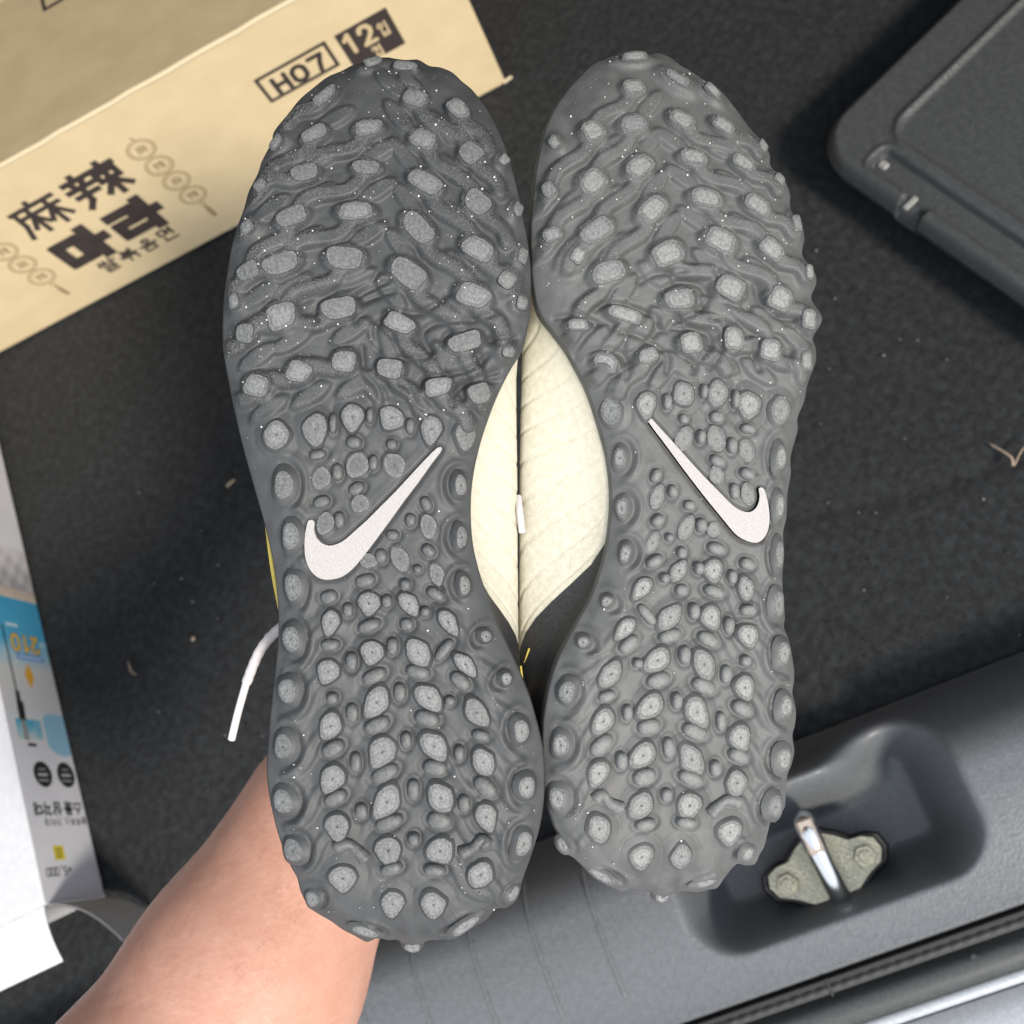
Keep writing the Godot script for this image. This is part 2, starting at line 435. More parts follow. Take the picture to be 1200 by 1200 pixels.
	d.pad = [-8.2, 12.3, 6.6, 8.3, -15, 3.1, 12.3, 6.3, 8.1, 25, -19.1, 8.3, 5.4, 7.4, -15, -7.3, 0.5, 5.4, 5.8, -20, -17.9, -5.6, 5.1, 7.4, -10, 13.6, -6.5, 4.8, 7.9, 15, 4.8, -16.5, 5.1, 8.3, 25, 16.2, -21.4, 4.2, 7.4, 20, -4.7, -17.1, 5.4, 4.7, -20]
	d.nub = [-15.4, 25, 2.4, 5.8, 0, -4.2, 27.5, 2.3, 4.6, 0, 8.1, 24.3, 2.8, 4.9, 0, -9.1, 19.2, 4.4, 3.7, 0, 2.5, 18.6, 3.2, 3.2, 0, -20.1, 15.4, 4.9, 3, 10, -3.2, 12.9, 2.8, 4.6, 0, -14.1, 10.1, 3.2, 4.9, 0, -8.3, 5, 4.8, 3.5, 30, -18.9, 0.9, 4.9, 3.5, 20, -13.4, -4.7, 3.1, 4.9, 0, 13, 0.3, 3.2, 4.6, 25, 8.2, -4.7, 3.2, 4, 0, 2.7, -9.3, 3.7, 3.2, 0, 13.8, -14.2, 4.4, 3.5, -40, -0.8, -15.8, 3.5, 4.4, 0, 10.4, -19.8, 2.6, 2.6, 0, -5.7, -23.3, 5.8, 3.9, 15, 6.6, -24.6, 3.2, 3.7, 0, 15.9, -27.5, 5.6, 3.5, -30, -16.7, -28.2, 4.9, 3.9, 15, -10.9, -32.4, 3.2, 4.4, 0, 1, -29.7, 3.2, 4, 0, 12.7, -32.9, 3, 3.2, 0, -4.4, -37.1, 6.7, 3.9, 20, 7.1, -36.8, 4, 3.9, 0, -16.3, -42.9, 5.4, 3.5, 0, 2.7, -43.5, 3.5, 5.1, 0, 18.5, -44.8, 7.7, 3.3, 52, -9.8, -48.2, 3.2, 5.4, 0, -9.8, -48, 3.5, 5.1, 0, -2.9, -52.6, 7.2, 4.2, 28, 10.5, -51.5, 7, 4.2, -15, 23.6, -54.5, 6.8, 4.2, -42, 4.9, -57.8, 3.7, 5.6, 0, -15.6, -59.3, 3.5, 3.5, 0, -9.6, -63.9, 3.7, 5.6, 0, -2.1, -67.7, 7.7, 4.7, 28, 13.3, -65.9, 7.2, 4.7, -15, 20.3, -60.6, 3.2, 3.2, 0, 29.9, -71.4, 5.4, 3.5, -15, 6.9, -72.6, 3.3, 5.1, 0, -15.4, -74.6, 6.8, 4.6, 30, -8.5, -79.1, 3.2, 6, 0, 23.2, -76.8, 3.2, 4.9, 0, 0.3, -82.6, 8.1, 4.7, 28, 15.8, -81.1, 7, 4.9, -10, 31.3, -87.4, 7.9, 4.9, -42, 9.1, -87.9, 3.7, 6.3, 0, -6.8, -94.2, 3.7, 4.9, 0, 24.7, -92.4, 3.7, 5.4, 0, -14.7, -89.8, 6.8, 4.4, 28, 1.6, -97.6, 8.1, 4.4, 22, 17.1, -97.5, 7, 5.3, -12, 9.2, -103.2, 3.5, 4.2, 0, 2.3, -111.8, 6.3, 3.9, 12, 15.6, -112.7, 6.3, 3.9, -8]
	d.heel_tip = [8.5, -139.9, 4.9, 3.9, 0]
	d.bones = [[-15.4, -105.3, -11.1, -104, -7.8, -106.3, -5.2, -109.4], [22.9, -108.1, 27.1, -106.3, 29.9, -103.5, 32.2, -105.5]]
	d.emblem = [17.8, 17.6, 16.4, 17.8, 12.7, 14.2, 7.9, 9, 3.5, 4.2, -0.9, -0.2, -5.2, -4.6, -8.7, -7.7, -11.7, -10.4, -14.3, -11.9, -16.9, -12.4, -19.1, -11.5, -20.6, -9.8, -21.3, -7.5, -21.1, -5.4, -21.9, -4.5, -23.1, -4.9, -23.8, -7.5, -24.2, -10.8, -24.1, -15, -23.4, -18, -22.1, -20.4, -20.1, -22.2, -17.8, -22.9, -15.2, -22.7, -12.6, -21.9, -10, -20, -7.4, -17.2, -4.4, -13.3, -0.9, -8.6, 2.8, -3.5, 6.6, 1.8, 10.7, 7.2, 14.4, 12.5, 17.1, 16]
	d.creases = [[-20.7, 56.2, -20.3, 60.6, -16.4, 63.9, -9.5, 63.3, -6, 65.6, 0.9, 68.8], [-8.6, 56.4, -7.3, 61.6, -2.6, 64.3, 2.7, 65.7], [-1.5, 47.7, -2.5, 53.8, 0.9, 58.7, 7.9, 59, 14.9, 60.9, 19.3, 65.1], [13.6, 47.9, 11.8, 53.1, 16.6, 56.5, 23.6, 56.8, 33.3, 58.7], [18.4, 49.7, 19.3, 52.8, 23.6, 53.7, 28.9, 53.5, 33.3, 51.2], [30.2, 43.7, 28.9, 48.5, 33.3, 51.5, 40.8, 52.4], [-2.6, 70.5, -9.5, 66.9, -17.3, 65.9, -25.9, 63.1], [-6.9, 48.5, -6, 40.7, -2.1, 36.3, -0.8, 31.1], [-2.5, 40.7, -2.1, 43.8, 3.5, 45.1, 12.3, 45.2, 14.9, 47.9], [5.3, 37.3, 7.9, 35.6, 10.5, 30.3, 15.8, 27.7], [11.4, 36.5, 12.7, 39.1, 17.5, 40, 26.3, 41.9, 31.6, 46.3], [21, 30.4, 21.4, 34.8, 26.3, 38.4, 35.1, 42], [24.5, 33.1, 25.4, 36.6, 28.9, 38.4, 36, 38.9], [-35.3, 40.4, -34.4, 36.1, -37, 33]]
	return d


func right_sole_plan() -> Dictionary:
	var d := {}
	d.outline = [-6.4, 145, -11.7, 142.9, -16.4, 140.5, -21, 137.8, -28.3, 129.7, -34.5, 120.7, -38.6, 111.2, -41, 101.3, -42.7, 91, -43.7, 79.6, -43.8, 67.9, -43, 58.8, -41.1, 51.5, -36.9, 45.9, -32.4, 39.9, -28.5, 33.1, -24.8, 25.5, -21.4, 15.3, -18.5, 4.2, -17.4, -6.8, -18, -17.9, -20.2, -29, -24.2, -40, -29.3, -49.1, -33.8, -57, -36.9, -64.6, -38.9, -72.8, -40, -81, -40, -92, -38.9, -104.4, -36.6, -112.7, -34.6, -116.4, -32.5, -122.2, -29.4, -124.7, -25.8, -128.2, -21.3, -131.8, -17.4, -134.8, -13.2, -137.3, -10, -136.8, -7.1, -137.4, -3.5, -137.9, -1.5, -140.3, 1.1, -142.2, 3.3, -141, 5.4, -139.2, 9.5, -138.8, 13.8, -139.4, 17.3, -138.7, 20.2, -138.2, 22.7, -133.9, 25.9, -130, 29.5, -130.5, 32.5, -130.1, 34, -126.5, 35.3, -123.9, 36.3, -119.2, 37.7, -114.3, 40.4, -113.3, 42.2, -110.5, 42.5, -106, 43.1, -100.3, 44.6, -96.6, 45.5, -92.4, 44.9, -87.2, 45.8, -83.3, 46.1, -78.7, 44.9, -72.9, 45.5, -68.1, 45.2, -63.2, 43.7, -55.8, 41.9, -50.9, 42.2, -47.2, 41.6, -40.9, 41.3, -33.8, 41.9, -26.7, 41.6, -19.5, 42.8, -13.8, 43.1, -6.7, 44.3, 0.5, 44.3, 6.2, 46.7, 14.8, 46.7, 19, 49.1, 24.8, 50.3, 30.6, 53.1, 37.8, 53.1, 42.7, 52.2, 46.1, 55.2, 51.3, 54.9, 54.2, 51.6, 59.2, 53.4, 64.5, 52.6, 68.5, 48.7, 73.6, 49.5, 79.4, 48.8, 83.5, 45.1, 89.3, 45.2, 94.7, 43.6, 99.1, 39.1, 104.1, 38.9, 108.7, 36.8, 112.6, 32.4, 118.3, 29.5, 122.9, 26.9, 126.9, 23.4, 131.6, 19.1, 134.3, 14.6, 137.6, 10.3, 140.3, 6.4, 143.4, 2.9, 144.5, -0.5, 143.8, -3.4, 145]
	d.forefoot = [-9.3, 126.8, 6.9, 5.3, 5, 6.3, 116, 8.3, 5.5, -35, -10.2, 113.4, 8.4, 6.1, 10, 20.4, 114.9, 7.7, 4.2, -35, -24, 110, 7.2, 6.6, 25, 9.3, 103.2, 8.4, 4.8, -5, -9.1, 98.7, 9, 6.6, 42, 26.3, 102.2, 7.7, 4.6, -30, -24.7, 92.6, 9, 7.3, 42, 12.9, 89.4, 9.7, 6.1, -5, -5.3, 84.7, 10.3, 6.4, 42, 30.3, 87.8, 8.8, 5.5, -35, -38.6, 90, 4.2, 5.5, 30, -23.8, 76.8, 10.7, 6.4, 35, 17.3, 75.4, 10.3, 7, -20, -0.7, 70.4, 10.3, 7, 30, 34.7, 73.3, 8.8, 5.5, -40, -20.2, 63.7, 10.3, 6.6, 20, -38, 75.3, 5.7, 4.6, 20, 20.4, 60.2, 9, 7, -30, 3.2, 55.9, 9, 6.1, 10, 37.4, 57.1, 7.9, 7, -25, -14.7, 50.4, 10.8, 4.2, -15, -29.9, 46.8, 6.4, 3.3, -5, 7, 41.9, 7, 6.1, 15, 21.4, 43.7, 6.1, 7.3, 0, 34, 40.3, 7, 6.4, -10, -7.2, 37.5, 6.1, 4.6, 20, -20.7, 35.3, 7.9, 4.6, -30, 47.7, 50.9, 5.7, 6.1, 0]
	d.forefoot_edge = [48.2, 66.6, 3.7, 4.8, 0, 44.7, 83.2, 3.9, 5.5, 10, 39.4, 97.9, 4.2, 3.9, -30, 34.7, 109.7, 3.9, 3.9, -40, 18.3, 128.1, 6.4, 3.3, -40, 6.2, 131.5, 8.3, 3.7, -35, 47.2, 37.4, 4.8, 6.4, 0, -36.1, 106.5, 3.3, 4.6, 30, -30.1, 68.6, 5.5, 3.9, 60, -7.4, 139.2, 8.3, 3.3, 5]
	d.stud = [38.2, 21.1, 7.7, 8.4, 0, 27.3, 22.7, 7.7, 8.7, 0, 16.6, 26.3, 7.2, 7.7, 0, 5, 25.8, 7.7, 7.2, 30, -7.3, 22.1, 6.8, 8, 0, -18.3, 20.2, 7, 8, 10, 15, -31.2, 6.5, 7.2, 10, 3.5, -31.3, 5.4, 7.3, -35, 26.1, -37.2, 5.6, 7.2, 10, -8.7, -36.8, 5.1, 8, -35, 14.2, -46.4, 7, 7.3, 20, 0.5, -46.2, 6.8, 9.1, -40, -14.4, -49.6, 4.8, 8.3, -40, 26.8, -52.5, 6.5, 7.5, 25, 11.9, -61.6, 7.2, 9.4, 28, -3.7, -59.9, 7, 9.1, -42, 25.6, -69.4, 6.6, 7.9, 25, -19.2, -64, 6.5, 8.7, -35, 9.5, -76.9, 7.7, 10, 32, -6, -74.7, 7.2, 9.2, -40, 24.1, -85.7, 7.5, 8, 20, -21.7, -78.9, 6.5, 8.5, -30, 7.7, -92.3, 7.7, 10.3, 32, -8.5, -90.3, 7.3, 9.2, -40, 22.9, -100.4, 7.3, 7.5, 0, -23.1, -95.5, 6.6, 8, -25, 7, -107.1, 8.2, 7.9, 0, -9.1, -106.4, 8, 8.2, -30, 20.6, -116.3, 8, 8, 0, -23, -113, 7.5, 8, 25, 4.5, -123.6, 7.3, 7.7, 0, -8.7, -123, 7.7, 7.9, 0]
	d.edge_stud = [38.4, 5.4, 4.6, 8, 0, 38.1, -10.5, 4.2, 7.9, 0, 38.3, -26.4, 4, 8.4, 0, 37.8, -42.8, 5.6, 7.9, 0, -15.2, 5, 3.8, 6.5, 0, -14.4, -11, 3.7, 6.3, 0, -13.7, -25.7, 3.5, 5.6, -10, -19.7, -41.1, 3.1, 3.7, -30, 39.4, -59, 5.8, 7.5, 0, 40.1, -76.5, 5.8, 7, 0, 39.5, -93.7, 6.5, 7.2, 0, 36.3, -109.1, 6.3, 7, 0, 27.4, -124.4, 4.9, 4.5, -20, -27.4, -53.9, 3.5, 3.7, -30, -32.8, -69.6, 5.1, 6.6, -15, -34.8, -86.4, 5.2, 6.8, 0, -35.5, -103.6, 5.6, 7.2, 10, -33.1, -119.7, 4.9, 3.7, -40, -20.7, -130, 9.6, 3.1, -25, 14.6, -134.1, 7.9, 3, 18]
	d.pad = [16.3, 11.4, 6.5, 8.3, 15, 5.4, 11.3, 6.3, 8, -25, 26.7, 7.6, 5.4, 7.3, 15, 16.4, -0.4, 5.4, 5.8, 20, 27.1, -6.6, 5.1, 7.3, 10, -3.5, -7.5, 4.8, 7.9, -15, 6.3, -17.5, 5.1, 8.3, -25, -5, -22.3, 4.2, 7.3, -20, 15.6, -18.2, 5.4, 4.7, 20]
	d.nub = [22.7, 24.3, 2.4, 5.8, 0, 12, 26.6, 2.3, 4.5, 0, -0.2, 23.1, 2.8, 4.9, 0, 16.5, 18.4, 4.4, 3.7, 0, 5.4, 17.6, 3.1, 3.1, 0, 27.1, 14.7, 4.9, 3, -10, 11.2, 11.9, 2.8, 4.5, 0, 21.7, 9.2, 3.2, 4.9, 0, 16.7, 4.1, 4.8, 3.5, -30, 26.9, 0, 4.9, 3.5, -20, 22.5, -5.7, 3.1, 4.9, 0, -4, -0.8, 3.1, 4.5, -25, 1.6, -5.8, 3.1, 4, 0, 7.3, -10.3, 3.7, 3.1, 0, -3.4, -15.2, 4.4, 3.5, 40, 11.3, -16.8, 3.5, 4.4, 0, 0.5, -20.7, 2.6, 2.6, 0, 16.4, -24.4, 5.8, 3.8, -15, 4.7, -25.6, 3.1, 3.7, 0, -4.4, -28.3, 5.6, 3.5, 30, 27, -29.4, 4.9, 3.8, -15, 21.7, -33.6, 3.1, 4.4, 0, 10.4, -30.7, 3.1, 4, 0, -1, -33.7, 3, 3.1, 0, 15.6, -38.3, 6.6, 3.8, -20, 4.6, -37.7, 4, 3.8, 0, 27, -44.4, 5.4, 3.5, 0, 8.8, -44.6, 3.5, 5.1, 0, -7, -45.4, 7.7, 3.3, -52, 20.6, -49.6, 3.1, 5.4, 0, 20.6, -49.4, 3.5, 5.1, 0, 13.7, -53.8, 7.2, 4.2, -28, 0.6, -52.3, 7, 4.2, 15, -13, -54.8, 6.8, 4.2, 42, 5.7, -58.7, 3.7, 5.6, 0, 26, -60.9, 3.5, 3.5, 0, 19.7, -65.3, 3.7, 5.6, 0, 12.1, -68.9, 7.7, 4.7, -28, -3.2, -66.5, 7.2, 4.7, 15, -10, -61, 3.1, 3.1, 0, -20.2, -71.2, 5.4, 3.5, 15, 3, -73.4, 3.3, 5.1, 0, 25.1, -76.5, 6.8, 4.5, -30, 17.9, -80.6, 3.2, 5.9, 0, -13.4, -76.7, 3.1, 4.9, 0, 9, -83.6, 8, 4.7, -28, -6.3, -81.4, 7, 4.9, 10, -22, -86.8, 7.9, 4.9, 42, 0.3, -88.5, 3.7, 6.3, 0, 16, -95.7, 3.7, 4.9, 0, -15.4, -92, 3.7, 5.4, 0, 23.9, -91.8, 6.8, 4.4, -28, 7.7, -98.6, 8, 4.4, -22, -7.8, -97.5, 7, 5.2, 12, -0.4, -103.7, 3.5, 4.2, 0, 6.1, -112.7, 6.3, 3.8, -12, -7.5, -112.7, 6.3, 3.8, 8]
	d.heel_tip = [1, -139.7, 4.9, 3.8, 0]
	d.bones = [[24.8, -107.5, 20.4, -105.9, 16.9, -108, 14, -110.8], [-14.7, -107.6, -19, -105.5, -21.8, -102.5, -24.3, -104.4]]
	d.emblem = [-7.6, 18, -6.3, 18.4, -3, 15.1, 1.5, 10.4, 7.3, 4.2, 11.7, -0.4, 15.3, -3.9, 18.8, -7.3, 22.1, -10.4, 25, -12, 27.6, -12.4, 29.6, -11.2, 30.7, -9, 30.9, -6.8, 30.6, -4.9, 31.5, -4.3, 32.8, -5.1, 33.8, -8.3, 34.5, -12.4, 34.5, -16.1, 33.8, -19.1, 32.3, -21.4, 30.2, -22.6, 27.9, -22.4, 25, -21.3, 22.3, -19.4, 19.1, -15.7, 15.3, -11.3, 11.7, -7, 7.1, -1.3, 2.8, 4.2, -1.5, 9.8, -5.1, 14.3]
	d.creases = [[-0.9, 59.9, 4.8, 62.1, 10.6, 61.2, 13.4, 57.6, 10.6, 52.9, 4.8, 50, 0.5, 48], [-23.4, 52.3, -19.7, 53.8, -12.2, 53.1, -4.7, 50.6, -3.5, 47.5], [-4.7, 44.2, -1.8, 46.3, 6.7, 46.4, 13.4, 45.5, 14.4, 41.5, 10.6, 37.3, 8.6, 32.6], [-16, 44.8, -10.3, 44.1, -0.9, 38.8, -0.4, 32.5], [-29.9, 37.7, -23.4, 39.2, -16, 38.5, -13.2, 34.9, -14.1, 30.3], [-36.3, 49.7, -29.9, 50, -23.4, 47.8], [15.9, 66, 17.3, 59.6, 20.2, 55.5, 27, 53], [4.9, 65.2, -3.7, 64.2, -9.4, 61.4], [30, 61.9, 31.9, 56.4, 36.8, 51.9, 43.7, 51.2], [14.4, 50.3, 18.3, 49.5, 18.3, 41.2, 14.4, 34.6], [30.9, 45.2, 29, 39.6, 30.9, 34.1], [-17.2, 31.3, -18.3, 34.8, -22.1, 36.4, -29.7, 36.7], [42.1, 40.6, 41.2, 36.1, 43.6, 33.1]]
	return d



# ---------------------------------------------------------------- relief of a sole
func base_z(y: float) -> float:
	var z := 0.0
	if y > 58.0: z -= (y - 58.0) * (y - 58.0) / 520.0
	if y < -112.0: z -= (-112.0 - y) * (-112.0 - y) / 160.0
	return z


func crown(d: float) -> float:
	if d >= 13.0: return 0.0
	var k := 1.0 - maxf(d, 0.0) / 13.0
	return -4.6 * k * k


func edge_dist(x: float, y: float) -> float:
	var i := clampi(int(round(y)) + 160, 0, edge_l.size() - 1)
	return minf(minf(x - edge_l[i], edge_r[i] - x), minf((147.0 - y) * 0.8 + 1.0, (y + 138.5) * 0.8 + 1.0))


func relief(x: float, y: float) -> float:
	var fx := clampf((x - HX) / HC, 0.0, HW - 1.01)
	var fy := clampf((y - HY) / HC, 0.0, HH - 1.01)
	var i := int(fx)
	var j := int(fy)
	fx -= i
	fy -= j
	var k := j * HW + i
	return lerpf(lerpf(H[k], H[k + 1], fx), lerpf(H[k + HW], H[k + HW + 1], fx), fy)


func surface_z(x: float, y: float) -> float:
	var d := edge_dist(x, y)
	return base_z(y) + crown(d) + relief(x, y) * clampf(d / 3.0, 0.0, 1.0)


# raise (or, with depth < 0, cut) an oval mound: flat to k = 1, falling to nothing at k = reach
func mound(x: float, y: float, rx: float, ry: float, turn: float, top: float, reach: float, soft := 0.5) -> void:
	var c := cos(deg_to_rad(turn))
	var s := sin(deg_to_rad(turn))
	var big := maxf(rx, ry) * reach + 1.0
	for j in range(maxi(0, int((y - big - HY) / HC)), mini(HH, int((y + big - HY) / HC) + 1)):
		for i in range(maxi(0, int((x - big - HX) / HC)), mini(HW, int((x + big - HX) / HC) + 1)):
			var dx := HX + i * HC - x
			var dy := HY + j * HC - y
			var k := Vector2((dx * c + dy * s) / rx, (-dx * s + dy * c) / ry).length()
			if k >= reach: continue
			var v := top * (1.0 - smoothstep(1.0, reach, k))
			var at := j * HW + i
			if top < 0.0: H[at] += v
			else:
				var q := clampf(0.5 + (v - H[at]) / (2.0 * soft), 0.0, 1.0)
				H[at] = lerpf(H[at], v, q) + soft * q * (1.0 - q)


# a ring trough or ridge round an oval, only where facing (a unit vector) lets it: amount * gauss((k - at) / wide)
func ring(x: float, y: float, rx: float, ry: float, turn: float, where: float, wide: float, amount: float, facing := Vector2.ZERO) -> void:
	var c := cos(deg_to_rad(turn))
	var s := sin(deg_to_rad(turn))
	var big := maxf(rx, ry) * (where + wide * 2.5) + 1.0
	for j in range(maxi(0, int((y - big - HY) / HC)), mini(HH, int((y + big - HY) / HC) + 1)):
		for i in range(maxi(0, int((x - big - HX) / HC)), mini(HW, int((x + big - HX) / HC) + 1)):
			var dx := HX + i * HC - x
			var dy := HY + j * HC - y
			var k := Vector2((dx * c + dy * s) / rx, (-dx * s + dy * c) / ry).length()
			var g := (k - where) / wide
			if absf(g) > 2.5: continue
			var v := amount * exp(-g * g)
			if facing != Vector2.ZERO: v *= smoothstep(-0.35, 0.35, Vector2(dx, dy).normalized().dot(facing))
			H[j * HW + i] += v


func seg_dist(p: Vector2, a: Vector2, b: Vector2) -> float:
	var d := b - a
	return (p - a - d * clampf((p - a).dot(d) / maxf(d.length_squared(), 1e-6), 0.0, 1.0)).length()


# ridge (amount > 0, joined softly) or groove (amount < 0) along a line
func line_relief(pts: PackedVector2Array, half: float, amount: float) -> void:
	var lo := pts[0]
	var hi := pts[0]
	for p in pts:
		lo = lo.min(p)
		hi = hi.max(p)
	var m := half * 2.2
	for j in range(maxi(0, int((lo.y - m - HY) / HC)), mini(HH, int((hi.y + m - HY) / HC) + 1)):
		for i in range(maxi(0, int((lo.x - m - HX) / HC)), mini(HW, int((hi.x + m - HX) / HC) + 1)):
			var p := Vector2(HX + i * HC, HY + j * HC)
			var d := 1e9
			for s in pts.size() - 1: d = minf(d, seg_dist(p, pts[s], pts[s + 1]))
			if d > m: continue
			var at := j * HW + i
			if amount < 0.0: H[at] += amount * exp(-d * d / (half * half))
			else:
				var v := amount * (1.0 - smoothstep(half * 0.6, half * 1.15, d))
				var q := clampf(0.5 + (v - H[at]) / 0.9, 0.0, 1.0)
				H[at] = lerpf(H[at], v, q) + 0.45 * q * (1.0 - q)


func smooth_line(flat: Array, n: int) -> PackedVector2Array:
	var src := []
	for i in range(0, flat.size(), 2): src.append(Vector3(flat[i], flat[i + 1], 0.0))
	var out := PackedVector2Array()
	for p in curve_points(src, n): out.append(Vector2(p.x, p.y))
	return out


func make_relief(d: Dictionary, medial: float) -> void:
	H.resize(HW * HH)
	var wob := FastNoiseLite.new()
	wob.seed = 5
	wob.frequency = 0.07
	for j in HH:
		for i in HW: H[j * HW + i] = 0.22 * wob.get_noise_2d(HX + i * HC, HY + j * HC)
	var f: Array = d.forefoot
	var spots: Array[Vector2] = []
	for k in range(0, f.size(), 5): spots.append(Vector2(f[k], f[k + 1]))
	# lobes below each forefoot stud
	for k in range(0, f.size(), 5):
		var dir := Vector2(medial * 0.62, -0.79) if f[k] * medial > 1.0 else Vector2(-medial * 0.83, -0.55)
		var perp := Vector2(-medial * 0.79, -0.62) if f[k] * medial > 1.0 else Vector2(medial * 0.55, -0.83)
		mound(f[k] + perp.x * 7.6 + dir.x * 1.0, f[k + 1] + perp.y * 7.6 + dir.y * 1.0, 6.2, 2.3, rad_to_deg(dir.angle()), 1.5, 1.3, 0.15)
	# wavy ridges that run outward and down from stud to stud
	for a in spots.size():
		var want := Vector2(medial * 0.62, -0.79) if spots[a].x * medial > 1.0 else Vector2(-medial * 0.83, -0.55)
		var best := -1
		var near := 30.0
		for b in spots.size():
			var t := spots[b] - spots[a]
			if b != a and t.length() < near and t.normalized().dot(want) > 0.92:
				near = t.length()
				best = b
		var e := spots[best] if best >= 0 else spots[a] + want * 15.0
		var t := e - spots[a]
		var side := Vector2(-t.y, t.x) * (-0.07 * medial if spots[a].x * medial > 1.0 else 0.09 * medial)
		line_relief(smooth_line([spots[a].x, spots[a].y, spots[a].x + t.x * 0.3 + side.x, spots[a].y + t.y * 0.3 + side.y, spots[a].x + t.x * 0.7 - side.x, spots[a].y + t.y * 0.7 - side.y, e.x, e.y], 5), 2.75, 2.6)
	for k in range(0, f.size(), 5):
		mound(f[k], f[k + 1], f[k + 2] * 0.56, f[k + 3] * 0.6, f[k + 4], 2.8, 1.45, 0.4)
	f = d.forefoot_edge
	for k in range(0, f.size(), 5): mound(f[k], f[k + 1], f[k + 2] * 0.6, f[k + 3] * 0.6, f[k + 4], 2.0, 2.4, 0.6)
	for c in d.creases: line_relief(smooth_line(c, 4), 1.0, -1.5)
	# middle and heel: hollows and collars round the studs
	f = d.stud
	for k in range(0, f.size(), 5):
		ring(f[k], f[k + 1], f[k + 2] * 0.5, f[k + 3] * 0.5, f[k + 4], 1.75, 0.24, -0.35, Vector2(0.3, 0.95) if f[k + 1] < -30.0 else Vector2.ZERO)
		mound(f[k], f[k + 1], f[k + 2] * 0.5, f[k + 3] * 0.5, f[k + 4], 0.55, 1.8, 0.3)
		if f[k + 1] < -30.0 and absf(f[k]) > 14.0:
			var o := signf(f[k])
			line_relief(smooth_line([f[k], f[k + 1], f[k] + o * 4.5, f[k + 1] - 4.5, f[k] + o * 8.0, f[k + 1] - 12.0, f[k] + o * 14.0, f[k + 1] - 16.0], 3), 2.0, 0.85)
	f = d.edge_stud
	for k in range(0, f.size(), 5):
		var inward := Vector2(-signf(f[k]), 0.25).normalized()
		ring(f[k], f[k + 1], maxf(f[k + 2], 5.0) * 0.5, f[k + 3] * 0.5, f[k + 4], 1.55, 0.28, -0.85, inward)
		ring(f[k], f[k + 1], maxf(f[k + 2], 5.0) * 0.5, f[k + 3] * 0.5, f[k + 4], 2.25, 0.34, 0.75, inward)
		mound(f[k], f[k + 1], f[k + 2] * 0.5, f[k + 3] * 0.5, f[k + 4], 1.0, 1.6, 0.3)
	f = d.pad
	for k in range(0, f.size(), 5):
		ring(f[k], f[k + 1], f[k + 2] * 0.5, f[k + 3] * 0.5, f[k + 4], 1.0, 0.13, 0.4)
		ring(f[k], f[k + 1], f[k + 2] * 0.5, f[k + 3] * 0.5, f[k + 4], 1.28, 0.14, -0.3)
	f = d.nub
	for k in range(0, f.size(), 5):
		ring(f[k], f[k + 1], f[k + 2] * 0.5, f[k + 3] * 0.5, f[k + 4], 1.35, 0.25, -0.65)
	# the groove round the emblem
	var em := PackedVector2Array()
	for i in range(0, d.emblem.size(), 2): em.append(Vector2(d.emblem[i], d.emblem[i + 1]))
	em.append(em[0])
	line_relief(em, 1.9, 0.3)
	line_relief(em, 0.9, -1.1)
	# blunt the cuts a little
	for pass_ in 1:
		var G := H.duplicate()
		for j in range(1, HH - 1):
			for i in range(1, HW - 1):
				var at := j * HW + i
				H[at] = G[at] * 0.4 + (G[at - 1] + G[at + 1] + G[at - HW] + G[at + HW]) * 0.15


func read_edges(out: PackedVector2Array) -> void:
	edge_l.resize(320)
	edge_r.resize(320)
	edge_l.fill(1e6)
	edge_r.fill(-1e6)
	for s in out.size():
		var a := out[s]
		var b := out[(s + 1) % out.size()]
		for i in range(int(ceil(minf(a.y, b.y))), int(floor(maxf(a.y, b.y))) + 1):
			var x := lerpf(a.x, b.x, (i - a.y) / (b.y - a.y)) if absf(b.y - a.y) > 1e-6 else a.x
			edge_l[i + 160] = minf(edge_l[i + 160], x)
			edge_r[i + 160] = maxf(edge_r[i + 160], x)


